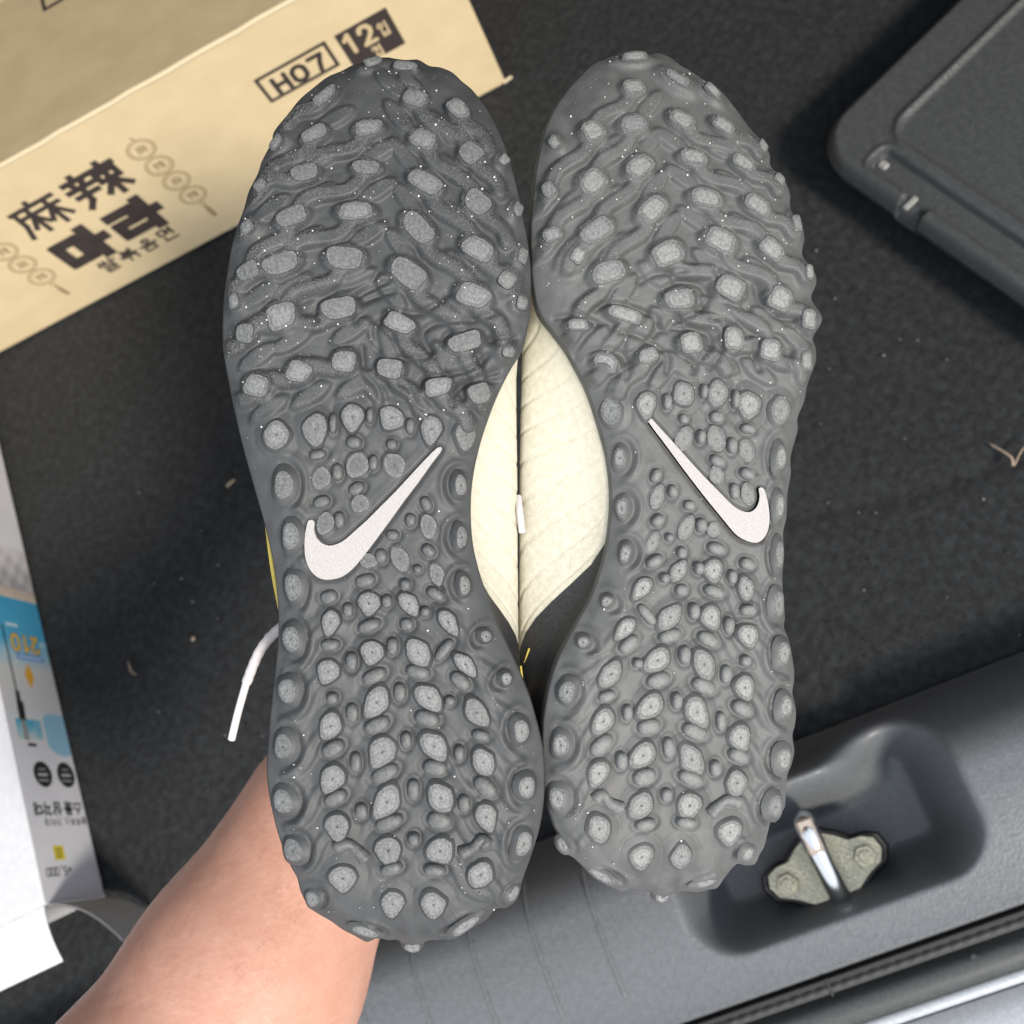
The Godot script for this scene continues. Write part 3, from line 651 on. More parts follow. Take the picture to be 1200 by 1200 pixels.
# ---------------------------------------------------------------- studs: unit meshes, two surfaces (flank, worn top)
func stud_mesh(power: float, tail: float, base: float, cap: Material, flank: Material, pin: bool, soft: float, rng: RandomNumberGenerator, skew := 0.0) -> ArrayMesh:
	var sides := 20
	var wob := PackedFloat32Array()
	var p1 := rng.randf() * TAU
	var p2 := rng.randf() * TAU
	for j in sides: wob.append(1.0 + 0.05 * sin(2.0 * TAU * j / sides + p1) + 0.045 * sin(3.0 * TAU * j / sides + p2) + rng.randf_range(-0.025, 0.025))
	var at := func(r: float, z: float, a: float) -> Vector3:
		var c := cos(a)
		var s := sin(a)
		var k := pow(pow(absf(c), power) + pow(absf(s), power), -1.0 / power)
		return Vector3((c + skew * s) * k * r, s * k * r * (1.0 + (tail * 0.35 if s < 0.0 else 0.0)) , z) * Vector3(1.0 - tail * 0.3 * maxf(0.0, -s), 1.0, 1.0)
	var v := PackedVector3Array()
	for q in [[base, -0.35], [lerpf(base, 1.0, 0.35), 0.22], [lerpf(base, 1.0, 0.75), 0.62], [1.0, 0.86]]:
		for j in sides: v.append(at.call(q[0] * wob[j], q[1], TAU * j / sides))
	var m := to_mesh(v, sheet(v, 4, sides, true, true))
	m.surface_set_material(0, flank)
	v = PackedVector3Array()
	for q in [[1.0, 0.86], [0.93, 0.955], [0.7, 0.995]]:
		for j in sides: v.append(at.call(q[0] * wob[j], q[1], TAU * j / sides))
	to_mesh(v, sheet(v, 3, sides, true, true), PackedVector3Array(), PackedVector2Array(), m)
	m.surface_set_material(1, M.scuff)
	v = PackedVector3Array()
	var rings := [[0.7, 0.995], [0.6, 1.0 + soft], [0.5, 1.0 + soft * 1.6]]
	if pin: rings.append_array([[0.15, 1.0 + soft * 1.7], [0.11, 0.93], [0.07, 0.55]])
	for q in rings:
		for j in sides: v.append(at.call(q[0] * lerpf(1.0, wob[j], smoothstep(0.2, 0.7, q[0])), q[1] + (0.05 * sin(j * 2.1 + q[0] * 9.0) if q[0] > 0.4 and q[0] < 0.65 else 0.0), TAU * j / sides))
	var idx := sheet(v, rings.size(), sides, true, true)
	v.append(Vector3(0, 0, 0.5 if pin else 1.0 + soft * 1.8))
	for j in sides: idx.append_array(PackedInt32Array([v.size() - 1, (rings.size() - 1) * sides + (j + 1) % sides, (rings.size() - 1) * sides + j]))
	to_mesh(v, idx, PackedVector3Array(), PackedVector2Array(), m)
	m.surface_set_material(2, cap)
	return m


func nub_mesh(m_: Material) -> ArrayMesh:
	var sides := 14
	var v := PackedVector3Array()
	var rings := [[1.14, -0.4], [1.08, 0.15], [1.02, 0.55], [0.9, 0.82], [0.62, 0.96], [0.3, 1.0]]
	for q in rings:
		for j in sides:
			var a := TAU * j / sides
			var k := pow(pow(absf(cos(a)), 2.5) + pow(absf(sin(a)), 2.5), -0.4)
			v.append(Vector3(cos(a) * k * q[0], sin(a) * k * q[0], q[1]))
	var idx := sheet(v, rings.size(), sides, true, true)
	v.append(Vector3(0, 0, 1.0))
	for j in sides: idx.append_array(PackedInt32Array([v.size() - 1, (rings.size() - 1) * sides + (j + 1) % sides, (rings.size() - 1) * sides + j]))
	var m := to_mesh(v, idx)
	m.surface_set_material(0, m_)
	return m


func place_studs(list: Array, called: String, meshes: Array, parent: Node, height: float, rng: RandomNumberGenerator, sink := 0.0, lean := 1.0) -> void:
	for k in range(0, list.size(), 5):
		var x: float = list[k]
		var y: float = list[k + 1]
		var flat := 0.55 if y < -112.0 and edge_dist(x, y) < 8.0 else 1.0
		var o := MeshInstance3D.new()
		o.name = called
		o.mesh = meshes[rng.randi() % meshes.size()]
		var e := 1.5
		var gx := (base_z(y) + crown(edge_dist(x + e, y)) - base_z(y) - crown(edge_dist(x - e, y))) / (2.0 * e)
		var gy := (base_z(y + e) - base_z(y - e)) / (2.0 * e)
		var up := Vector3(-gx * lean, -gy, 1.0).normalized()
		var right := Vector3(1, 0, 0).rotated(Vector3(0, 0, 1), deg_to_rad(list[k + 4] + rng.randf_range(-4.0, 4.0)))
		right = (right - up * right.dot(up)).normalized()
		var fwd := up.cross(right)
		var h := height * flat * rng.randf_range(0.92, 1.08)
		o.transform = Transform3D(Basis(right * list[k + 2] * 0.5, fwd * list[k + 3] * 0.5, up * h), Vector3(x, y, surface_z(x, y) - sink)) 
		parent.add_child(o, true)


# ---------------------------------------------------------------- one shoe
# medial: +1 where the inner side of the foot lies at +x of the sole seen from below
func make_shoe(d: Dictionary, where: Vector3, right: Vector3, toe: Vector3, out: Vector3, medial: float, shear: float, split_y: float, label: String, grain_label: String, seed_: int, rubber: Material, nub: Material) -> Node3D:
	var rng := RandomNumberGenerator.new()
	rng.seed = seed_
	var root := thing("turf_shoe", label, "shoe", where)
	root.basis = Basis(right, toe, out) * 0.001          # the plan is in millimetres
	var line := PackedVector2Array()
	var flat: Array = d.outline.duplicate()
	flat.append_array([flat[0], flat[1]])
	var raw := smooth_line(flat, 18)
	raw.remove_at(raw.size() - 1)
	line = raw
	read_edges(line)
	make_relief(d, medial)

	# outsole: rings from the edge to a spine
	var K := 78
	var n := line.size()
	var v := PackedVector3Array()
	for q in [[-1.6, -13.0], [0.0, -9.5], [0.25, -6.8]]:
		for p in line:
			var s := Vector2(0.0, clampf(p.y, -95.0, 98.0))
			var t: Vector2 = p + (p - s).normalized() * q[0]
			v.append(Vector3(t.x, t.y, base_z(p.y) + q[1]))
	for k in K + 1:
		for p in line:
			var sy := clampf(p.y, -95.0, 98.0)
			var i := int(round(sy)) + 160
			var s := Vector2((edge_l[i] + edge_r[i]) * 0.5, sy)
			var t := p.lerp(s, float(k) / K)
			var dd := (p - s).length() * float(k) / K
			v.append(Vector3(t.x, t.y, base_z(t.y) + crown(dd) + relief(t.x, t.y) * clampf(dd / 3.0, 0.0, 1.0)))
	var idx := sheet(v, K + 4, n, false, true)
	var nn := normals_of(v, idx)
	if nn[(K / 2) * n].z < 0.0:
		idx = sheet(v, K + 4, n, true, true)
		nn = normals_of(v, idx)
	for i in range((K - 6) * n, v.size()):
		var x := v[i].x
		var y := v[i].y
		nn[i] = Vector3(relief(x - 0.4, y) - relief(x + 0.4, y), surface_z(x, y - 0.4) - surface_z(x, y + 0.4), 0.8).normalized()
	var sole := put("outsole", to_mesh(v, idx, nn), rubber, root)

	var caps := [M.worn0, M.worn1, M.worn2] if medial > 0.0 else [M.worn_pale0, M.worn_pale1, M.worn2]
	var diamonds := []
	var rounds := []
	var rims := []
	for c in caps + caps:
		diamonds.append(stud_mesh(rng.randf_range(3.2, 5.0), 0.1, 1.1, c, rubber, false, 0.12, rng, rng.randf_range(-0.1, 0.1)))
		rounds.append(stud_mesh(rng.randf_range(1.6, 1.9), 0.45, 1.3, c, rubber, true, 0.02, rng))
		rims.append(stud_mesh(2.2, 0.0, 1.55, c, rubber, true, 0.03, rng))
	place_studs(d.forefoot, "stud", diamonds, sole, 0.42, rng, 0.08)
	place_studs(d.forefoot_edge, "stud", diamonds, sole, 0.8, rng, 0.2)
	place_studs(d.stud, "stud", rounds, sole, 1.15, rng, 0.2)
	place_studs(d.edge_stud, "stud", rims, sole, 1.3, rng, 0.3)
	place_studs(d.heel_tip, "stud", rims, sole, 3.2, rng, 0.6)
	place_studs(d.pad, "pad", [stud_mesh(1.8, 0.2, 1.1, nub, rubber, true, 0.02, rng)], sole, 0.55, rng, 0.1)
	place_studs(d.nub, "nub", [nub_mesh(nub)], sole, 2.3, rng, 0.1)
	for b in d.bones:
		var pts := PackedVector3Array()
		var rad := PackedFloat32Array()
		var l := smooth_line(b, 5)
		for i in l.size():
			pts.append(Vector3(l[i].x, l[i].y, surface_z(l[i].x, l[i].y) + 0.5))
			var u := float(i) / (l.size() - 1)
			rad.append((1.5 + 0.9 * absf(u - 0.5) * 2.0) * clampf(minf(u, 1.0 - u) * 10.0 + 0.35, 0.0, 1.0))
		put("bent_nub", tube(pts, rad, 12), nub, sole)

	# emblem: a flat raised plate set in its groove
	var em := PackedVector2Array()
	for i in range(0, d.emblem.size(), 2): em.append(Vector2(d.emblem[i], d.emblem[i + 1]))
	var soft := PackedVector2Array()
	for i in em.size():
		soft.append(em[i])
		soft.append((em[i] + em[(i + 1) % em.size()]) * 0.5625 - (em[i - 1] + em[(i + 2) % em.size()]) * 0.0625)
	em = soft
	var inner := PackedVector2Array()
	for i in em.size():
		var t := (em[(i + 1) % em.size()] - em[i - 1]).normalized()
		inner.append(em[i] + Vector2(-t.y, t.x) * 0.12 * (1.0 if Geometry2D.is_polygon_clockwise(em) else -1.0) * -1.0)
	var st := SurfaceTool.new()
	st.begin(Mesh.PRIMITIVE_TRIANGLES)
	var tri := Geometry2D.triangulate_polygon(inner)
	for i in range(0, tri.size(), 3):
		var q := [inner[tri[i]], inner[tri[i + 1]], inner[tri[i + 2]]]
		if (q[1] - q[0]).cross(q[2] - q[0]) > 0.0: q.reverse()
		for p in q:
			st.set_normal(Vector3(0, 0, 1))
			st.add_vertex(Vector3(p.x, p.y, 0.75))
	for i in em.size():
		var j := (i + 1) % em.size()
		var t := (em[j] - em[i]).normalized()
		var no := Vector3(t.y, -t.x, 0.0) * (-1.0 if Geometry2D.is_polygon_clockwise(em) else 1.0)
		for band in [[Vector3(inner[i].x, inner[i].y, 0.75), Vector3(inner[j].x, inner[j].y, 0.75), Vector3(em[j].x, em[j].y, 0.6), Vector3(em[i].x, em[i].y, 0.6), (no + Vector3(0, 0, 1)).normalized()], [Vector3(em[i].x, em[i].y, 0.6), Vector3(em[j].x, em[j].y, 0.6), Vector3(em[j].x, em[j].y, -1.5), Vector3(em[i].x, em[i].y, -1.5), no]]:
			for c in [0, 1, 2, 0, 2, 3]:
				st.set_normal(band[4])
				st.add_vertex(band[c])
	var plate := put("emblem", st.commit(), M.emblem, sole)
	plate.set_meta("label", "pale curved tick emblem set in the sole")

	# upper: lofted shell behind the sole, in two pieces split along a slanting seam
	make_upper(root, medial, shear, split_y)

	# dry sand stuck on the rubber
	var grain := SphereMesh.new()
	grain.radius = 0.0002
	grain.height = 0.00034
	grain.radial_segments = 6
	grain.rings = 3
	var mm := MultiMesh.new()
	mm.transform_format = MultiMesh.TRANSFORM_3D
	mm.use_colors = true
	mm.mesh = grain
	var count := 850
	mm.instance_count = count
	var made := 0
	var patch := FastNoiseLite.new()
	patch.seed = seed_
	patch.frequency = 0.035
	while made < count:
		var x := rng.randf_range(-48.0, 48.0)
		var y := rng.randf_range(-132.0, 140.0)
		if edge_dist(x, y) < 2.0: continue
		var want := (0.75 if y > 25.0 else 0.4) + patch.get_noise_2d(x, y) * 1.1
		if rng.randf() > want * clampf(0.45 + 0.5 * relief(x, y), 0.25, 1.0): continue
		var s := 0.45 + 1.6 * pow(rng.randf(), 4.0)
		var local := Vector3(x, y, surface_z(x, y) + 0.12)
		mm.set_instance_transform(made, Transform3D(Basis.from_euler(Vector3(rng.randf() * 6.0, rng.randf() * 6.0, 0.0)).scaled(Vector3(s, s * rng.randf_range(0.7, 1.4), s)), root.transform * local))
		var tone := 0.22 + 0.65 * rng.randf()
		mm.set_instance_color(made, Color(tone, tone, tone * 0.96))
		made += 1
	var sand := MultiMeshInstance3D.new()
	sand.name = numbered("sand_grains")
	sand.multimesh = mm
	sand.material_override = M.grain
	# finer grey dust that sits on the raised rubber of the forefoot
	var speck := SphereMesh.new()
	speck.radius = 0.0001
	speck.height = 0.00014
	speck.radial_segments = 4
	speck.rings = 2
	var dm := MultiMesh.new()
	dm.transform_format = MultiMesh.TRANSFORM_3D
	dm.mesh = speck
	dm.instance_count = 26000
	made = 0
	while made < 26000:
		var x := rng.randf_range(-48.0, 48.0)
		var y := rng.randf_range(-130.0, 140.0) if rng.randf() < 0.3 else rng.randf_range(15.0, 140.0)
		if edge_dist(x, y) < 1.5 or rng.randf() > clampf((relief(x, y) - 0.9) * 0.8, 0.02, 1.0) * (0.6 + patch.get_noise_2d(x * 2.0, y * 2.0)): continue
		var s := rng.randf_range(0.6, 1.5)
		dm.set_instance_transform(made, Transform3D(Basis.from_euler(Vector3(rng.randf() * 6.0, rng.randf() * 6.0, 0.0)).scaled(Vector3(s, s, s)), root.transform * Vector3(x, y, surface_z(x, y) + 0.02)))
		made += 1
	var dust := MultiMeshInstance3D.new()
	dust.name = numbered("dust_specks")
	dust.multimesh = dm
	dust.material_override = M.dust
	add_child(dust)
	tag(dust, grain_label.replace("bright sand grains stuck to", "fine grey dust specks on the ridges of"), "dust", "", "stuff")
	add_child(sand)
	tag(sand, grain_label, "sand", "", "stuff")
	return root


func make_upper(root: Node3D, medial: float, shear: float, split_y: float) -> void:
	var cols := 91
	var ys := PackedFloat32Array()
	var y := 140.0
	while y > -133.0:
		ys.append(y)
		y -= 0.8
	var first_heel := 0
	for i in ys.size():
		if ys[i] > split_y: first_heel = i
	var pt := func(yr: float, j: int, off: float) -> Vector3:
		var a := PI * float(j) / (cols - 1)          # 0 at -x edge, PI at +x edge
		var h := 0.0
		if yr > 100.0: h = lerpf(32.0, 14.0, pow((yr - 100.0) / 42.0, 1.5))
		elif yr > 30.0: h = lerpf(50.0, 32.0, (yr - 30.0) / 70.0)
		elif yr > -90.0: h = lerpf(68.0, 50.0, (yr + 90.0) / 120.0)
		else: h = lerpf(62.0, 68.0, (yr + 136.0) / 46.0)
		var depth := h * pow(sin(a), 0.8)
		var fade := smoothstep(125.0, 70.0, yr) * smoothstep(-125.0, -85.0, yr)
		var yy := clampf(yr - lerpf(0.75, shear, smoothstep(25.0, split_y - 4.0, yr)) * minf(depth, 34.0) * fade, -137.0, 146.0)
		var i := clampi(int(round(yy)) + 160, 24, 304)
		var f := yy + 160.0 - floorf(yy + 160.0)
		var i0 := clampi(int(floorf(yy)) + 160, 24, 305)
		var l := lerpf(edge_l[i0], edge_l[i0 + 1], f)
		var r := lerpf(edge_r[i0], edge_r[i0 + 1], f)
		l += 0.8
		r -= 0.8
		var hl := l
		var hr := r
		var belly := smoothstep(64.0, 46.0, yy) * smoothstep(-92.0, -66.0, yy)
		if medial > 0.0: hr = maxf(r, lerpf(r, 44.0, belly))
		else: hl = minf(l, lerpf(l, -45.2, belly))
		if medial > 0.0: hl = l - 1.2 * smoothstep(75.0, 60.0, yy) * smoothstep(-40.0, -10.0, yy)
		else: hr = r + 1.0 * smoothstep(75.0, 60.0, yy) * smoothstep(-60.0, -10.0, yy)
		var b := smoothstep(0.0, 1.0, depth / 19.0)
		var lo := lerpf(l, hl, b)
		var hi := lerpf(r, hr, b)
		var c := cos(a)
		var w := signf(c) * pow(absf(c), 0.55)
		var x := lerpf(hi, lo, w * 0.5 + 0.5)
		var g := 0.0
		var m := fposmod(yr, 8.8)
		if m < 1.7 and yr > split_y + 4.0 and yr < 72.0: g = -0.5 * sin(PI * m / 1.7) * smoothstep(2.0, 6.0, depth) * smoothstep(40.0, 18.0, depth)
		var sidew := -w
		return Vector3(x + signf(sidew) * (off + g), yy, base_z(yy) - 6.0 - depth - off * (1.0 - absf(w)))
	for piece in 2:
		var v := PackedVector3Array()
		var rows := 0
		var skip := {}
		for i in ys.size():
			if (piece == 0 and i > first_heel) or (piece == 1 and i < first_heel): continue
			for j in cols: v.append(pt.call(ys[i], j, 0.0 if piece == 0 else 0.35))
			if ys[i] < -40.0 and ys[i] > -118.0:
				for j in range(int(cols * 0.33), int(cols * 0.67)): skip[rows * cols + j] = true
			rows += 1
		var idx := sheet(v, rows, cols, false, false, skip)
		# close the toe or the heel end
		v.append((v[0] + v[cols - 1]) * 0.5 + Vector3(0, 2, -5) if piece == 0 else (v[(rows - 1) * cols] + v[rows * cols - 1]) * 0.5 + Vector3(0, -3, -22))
		for j in cols - 1:
			var a := j if piece == 0 else (rows - 1) * cols + j
			if piece == 0: idx.append_array(PackedInt32Array([v.size() - 1, a + 1, a]))
			else: idx.append_array(PackedInt32Array([v.size() - 1, a, a + 1]))
		var first := 0 if piece == 0 else (rows - 1) * cols
		idx.append_array(PackedInt32Array([v.size() - 1, first, first + cols - 1] if piece == 0 else [v.size() - 1, first + cols - 1, first]))
		put("upper" if piece == 0 else "heel_counter", to_mesh(v, idx), M.cream if piece == 0 else M.black, root)
	# yellow piping on the heel piece
	var pts := PackedVector3Array()
	var rad := PackedFloat32Array()
	for k in 7:
		var j := 4 + 2 * k
		if medial > 0.0: j = cols - 1 - j
		pts.append(pt.call(split_y - 9.0 - 0.5 * k, j, 0.6))
		rad.append(0.35)
	put("piping", tube(pts, rad, 8), M.yellow, root)


# ---------------------------------------------------------------- a body from tapered bones: smooth field, surface nets
func skin_mesh(bones: Array, cell: float, k: float) -> ArrayMesh:
	var lo := Vector3.ONE * 1e9
	var hi := -lo
	for b in bones:
		for e in 2:
			var r: Vector3 = Vector3.ONE * (b[2 + e] + 0.02)
			lo = lo.min(b[e] - r)
			hi = hi.max(b[e] + r)
	var nx := int((hi.x - lo.x) / cell) + 2
	var ny := int((hi.y - lo.y) / cell) + 2
	var nz := int((hi.z - lo.z) / cell) + 2
	var f := PackedFloat32Array()
	f.resize(nx * ny * nz)
	f.fill(1.0)
	for b in bones:
		var a: Vector3 = b[0]
		var d: Vector3 = b[1] - a
		var dl := maxf(d.length_squared(), 1e-9)
		var ra: float = b[2]
		var rb: float = b[3]
		var m: Vector3 = Vector3.ONE * (maxf(ra, rb) + 0.02)
		var p0: Vector3 = (a.min(b[1]) - m - lo) / cell
		var p1: Vector3 = (a.max(b[1]) + m - lo) / cell
		for z in range(maxi(0, int(p0.z)), mini(nz, int(p1.z) + 1)):
			for y in range(maxi(0, int(p0.y)), mini(ny, int(p1.y) + 1)):
				for x in range(maxi(0, int(p0.x)), mini(nx, int(p1.x) + 1)):
					var p := lo + Vector3(x, y, z) * cell - a
					var t := clampf(p.dot(d) / dl, 0.0, 1.0)
					var v := (p - d * t).length() - lerpf(ra, rb, t)
					var at := (z * ny + y) * nx + x
					var q := clampf(0.5 + 0.5 * (f[at] - v) / k, 0.0, 1.0)
					f[at] = lerpf(f[at], v, q) - k * q * (1.0 - q)
	var v := PackedVector3Array()
	var which := {}
	var off := [0, 1, nx, nx + 1, nx * ny, nx * ny + 1, nx * ny + nx, nx * ny + nx + 1]
	for z in nz - 1:
		for y in ny - 1:
			for x in nx - 1:
				var at := (z * ny + y) * nx + x
				var inside := 0
				for o in off: inside += int(f[at + o] < 0.0)
				if inside == 0 or inside == 8: continue
				var sum := Vector3.ZERO
				var cnt := 0
				for e in [[0, 1], [2, 3], [4, 5], [6, 7], [0, 2], [1, 3], [4, 6], [5, 7], [0, 4], [1, 5], [2, 6], [3, 7]]:
					var fa := f[at + off[e[0]]]
					var fb := f[at + off[e[1]]]
					if (fa < 0.0) == (fb < 0.0): continue
					var t := fa / (fa - fb)
					var ca := Vector3(e[0] & 1, (e[0] >> 1) & 1, e[0] >> 2)
					var cb := Vector3(e[1] & 1, (e[1] >> 1) & 1, e[1] >> 2)
					sum += ca.lerp(cb, t)
					cnt += 1
				which[at] = v.size()
				v.append(lo + (Vector3(x, y, z) + sum / cnt) * cell)
	var idx := PackedInt32Array()
	var steps := [1, nx, nx * ny]
	for at in which:
		for ax in 3:
			var s: int = steps[ax]
			var u: int = steps[(ax + 1) % 3]
			var w: int = steps[(ax + 2) % 3]
			if (f[at] < 0.0) == (f[at + s] < 0.0): continue
			if not (which.has(at - u) and which.has(at - w) and which.has(at - u - w)): continue
			var q := [which[at], which[at - u], which[at - u - w], which[at - w]]
			if f[at] < 0.0: q.reverse()
			idx.append_array(PackedInt32Array([q[0], q[1], q[2], q[0], q[2], q[3]]))
	return to_mesh(v, idx)


# ---------------------------------------------------------------- the boot sill
func sill_y(x: float, z: float) -> float:
	var t := clampf((z + 0.040) / 0.054, 0.0, 1.0)
	var y := 0.003 + 0.057 * (1.0 - pow(1.0 - t, 2.3))
	y -= 0.008 * smoothstep(0.02, 0.09, z)
	# pocket for the latch
	var p := Vector2(x + 0.0145, z - 0.0145)
	var q := p.abs() - Vector2(0.0865, 0.0445) + Vector2(0.027, 0.027)
	var sd := Vector2(maxf(q.x, 0.0), maxf(q.y, 0.0)).length() + minf(maxf(q.x, q.y), 0.0) - 0.027
	var m := 1.0 - smoothstep(-0.021, 0.005, sd)
	var floor_ := -0.006
	var bump := (1.0 - smoothstep(0.0, 0.05, x)) * (1.0 - smoothstep(-0.020, 0.009, z))
	floor_ += 0.06 * bump
	return lerpf(y, minf(y, floor_) if bump < 0.5 else minf(floor_, 0.003 + 0.057 * smoothstep(-0.04, -0.024, z)), m)


func make_sill() -> void:
	var root := thing("sill_trim", "dark grey grained plastic trim along the boot sill with a latch pocket", "sill trim")
	var v := PackedVector3Array()
	var xs := PackedFloat32Array()
	var x := -0.95
	while x < 0.76:
		xs.append(x)
		x += 0.0025 if x > -0.13 and x < 0.1 else 0.008
	var rows := 0
	var z := -0.0405
	while z < 0.0865:
		for q in xs: v.append(Vector3(q, sill_y(q, z), z))
		rows += 1
		z += 0.0016
	for q in xs: v.append(Vector3(q, 0.038, 0.0875))
	rows += 1
	put("trim_panel", to_mesh(v, sheet(v, rows, xs.size(), false)), M.plastic, root)
	for k in 8:
		var rx := -0.155 - 0.0405 * k
		var pts := PackedVector3Array()
		var rad := PackedFloat32Array()
		var z1 := 0.068 - 0.002 * k
		for i in 26:
			var zz := lerpf(-0.03, z1, i / 25.0)
			pts.append(Vector3(rx, sill_y(rx, zz) + 0.0001, zz))
			rad.append(0.0012 * (1.0 if i < 24 else (25 - i) * 0.5 + 0.1))
		put("rib", tube(pts, rad, 8), M.plastic, root)

	# rubber seal with its beaded lip
	var seal := thing("door_seal", "ribbed black rubber seal along the outer edge of the sill", "rubber seal")
	v = PackedVector3Array()
	var nx := 760
	for i in nx:
		x = lerpf(-0.95, 0.75, float(i) / (nx - 1))
		var bead := pow(0.5 + 0.5 * cos(x * TAU / 0.0078), 1.5)
		for p in [[0.0882, 0.030, 0.0], [0.0882, 0.0535, 0.0], [0.0890, 0.0545, 0.0], [0.0898, 0.0537, 0.0], [0.0904, 0.0545, 0.0], [0.0912, 0.0537, 0.0], [0.0920, 0.0545, 0.6], [0.0936, 0.0552, 1.0], [0.0952, 0.0545, 0.6], [0.0966, 0.0520, 0.0], [0.0972, 0.0470, 0.0], [0.0972, 0.030, 0.0]]:
			v.append(Vector3(x, p[1] + p[2] * 0.0011 * bead, p[0]))
	put("seal_lip", to_mesh(v, sheet(v, nx, 12, true)), M.seal, seal)
	put("seal_joint", box_mesh(Vector3(0.0016, 0.026, 0.0098), 0.0006), M.seal, seal).position = Vector3(-0.0418, 0.0425, 0.0928)

	# bodywork behind the seal
	var body := thing("car_rear", "silver painted rear edge of the car with dark sill channel", "car body")
	put("sill_channel", bar_x([Vector2(0.0975, 0.0), Vector2(0.0975, 0.022), Vector2(0.1015, 0.0285), Vector2(0.104, 0.0335), Vector2(0.107, 0.0352), Vector2(0.112, 0.0352), Vector2(0.1185, 0.0325), Vector2(0.1188, 0.0)], -0.95, 0.75), M.channel, body)
	var hole_disc := CylinderMesh.new()
	hole_disc.top_radius = 0.0017
	hole_disc.bottom_radius = 0.0017
	hole_disc.height = 0.003
	put("hole_disc", hole_disc, M.black, body).position = Vector3(0.0385, 0.0345, 0.1052)  # black disc stands in for the darkness of a small hole
	put("bumper_lip", bar_x([Vector2(0.119, 0.0), Vector2(0.119, 0.030), Vector2(0.1196, 0.0315), Vector2(0.1250, 0.0312), Vector2(0.1256, 0.0300), Vector2(0.1256, 0.0)], -0.95, 0.75), M.paint, body)
	put("bumper", bar_x([Vector2(0.1268, 0.0), Vector2(0.1268, 0.0295), Vector2(0.1276, 0.0308), Vector2(0.16, 0.0300), Vector2(0.22, 0.026), Vector2(0.26, 0.012), Vector2(0.275, -0.02), Vector2(0.28, -0.3), Vector2(0.26, -0.35), Vector2(0.1268, -0.35)], -0.95, 0.75), M.paint, body)


func make_striker() -> void:
	var root := thing("latch_striker", "zinc plated latch striker with steel loop and two bolts in the sill pocket", "latch", Vector3(-0.0175, 0.0205, 0.0365))
	var half := [Vector2(-2, 21), Vector2(-9, 20), Vector2(-24, 10), Vector2(-33, 6), Vector2(-36.5, -1), Vector2(-34.5, -8), Vector2(-28, -11), Vector2(-20, -11.5), Vector2(-13, -17), Vector2(-6, -21)]
	var plan := PackedVector2Array()
	for p in half: plan.append(p)
	for i in range(half.size() - 1, -1, -1): plan.append(Vector2(-half[i].x, half[i].y))
	for layer in [["gasket", 1.1, -0.018, 0.0065, M.seal], ["base_plate", 1.0, 0.0062, 0.0096, M.zinc]]:
		var st := SurfaceTool.new()
		st.begin(Mesh.PRIMITIVE_TRIANGLES)
		var tri := Geometry2D.triangulate_polygon(plan)
		var at := func(p: Vector2, s: float, y: float) -> Vector3: return Vector3(p.x * s * 0.001, y, p.y * s * 0.001)
		for i in range(0, tri.size(), 3):
			var q := [plan[tri[i]], plan[tri[i + 1]], plan[tri[i + 2]]]
			if (q[1] - q[0]).cross(q[2] - q[0]) < 0.0: q.reverse()
			for p in q:
				st.set_normal(Vector3.UP)
				st.add_vertex(at.call(p, layer[1] * 0.97, layer[3]))
		for i in plan.size():
			var a := plan[i]
			var b := plan[(i + 1) % plan.size()]
			var no := Vector3(b.y - a.y, 0, a.x - b.x).normalized()
			if no.dot(Vector3(a.x, 0, a.y)) < 0.0: no = -no
			for band in [[at.call(a, layer[1] * 0.97, layer[3]), at.call(b, layer[1] * 0.97, layer[3]), at.call(b, layer[1], layer[3] - 0.0007), at.call(a, layer[1], layer[3] - 0.0007), (no + Vector3.UP).normalized()], [at.call(a, layer[1], layer[3] - 0.0007), at.call(b, layer[1], layer[3] - 0.0007), at.call(b, layer[1], layer[2]), at.call(a, layer[1], layer[2]), no]]:
				for c in [0, 1, 2, 0, 2, 3]:
					st.set_normal(band[4])
					st.add_vertex(band[c])
		put(layer[0], st.commit(), layer[4], root)
	# raised pressed dome under the loop
	var pts := curve_points([Vector3(0.0005, 0.002, -0.027), Vector3(0.0003, 0.028, -0.030), Vector3(0.0002, 0.0395, -0.0275), Vector3(0.0005, 0.0405, -0.021), Vector3(0.0008, 0.035, -0.008), Vector3(0.0013, 0.024, 0.008), Vector3(0.0017, 0.013, 0.0175), Vector3(0.0018, 0.004, 0.019)], 8)
	var rad := PackedFloat32Array()
	for p in pts: rad.append(0.0063)
	put("loop", tube(pts, rad, 16), M.steel, root)
	var nose := SphereMesh.new()
	nose.radius = 0.0046
	nose.height = 0.006
	var cap := put("worn_face", box_mesh(Vector3(0.0096, 0.003, 0.021), 0.0012), M.steel_end, root)
	cap.position = Vector3(0.0004, 0.0444, -0.0215)
	cap.rotation.x = 0.16
	var foot := CylinderMesh.new()
	foot.top_radius = 0.0052
	foot.bottom_radius = 0.0066
	foot.height = 0.006
	put("weld", foot, M.steel, root).position = Vector3(0.0018, 0.011, 0.0185)
	for s in [-1, 1]:
		var b := CylinderMesh.new()
		b.radial_segments = 6
		b.top_radius = 0.0066
		b.bottom_radius = 0.0074
		b.height = 0.0052
		var bolt := put("bolt", b, M.zinc, root)
		bolt.position = Vector3(s * 0.0245, 0.0122, 0.0005)
		bolt.rotation.y = 0.4 * s
		var w := CylinderMesh.new()
		w.top_radius = 0.0034
		w.bottom_radius = 0.0038
		w.height = 0.0016
		put("bolt_centre", w, M.zinc, bolt).position.y = 0.0034


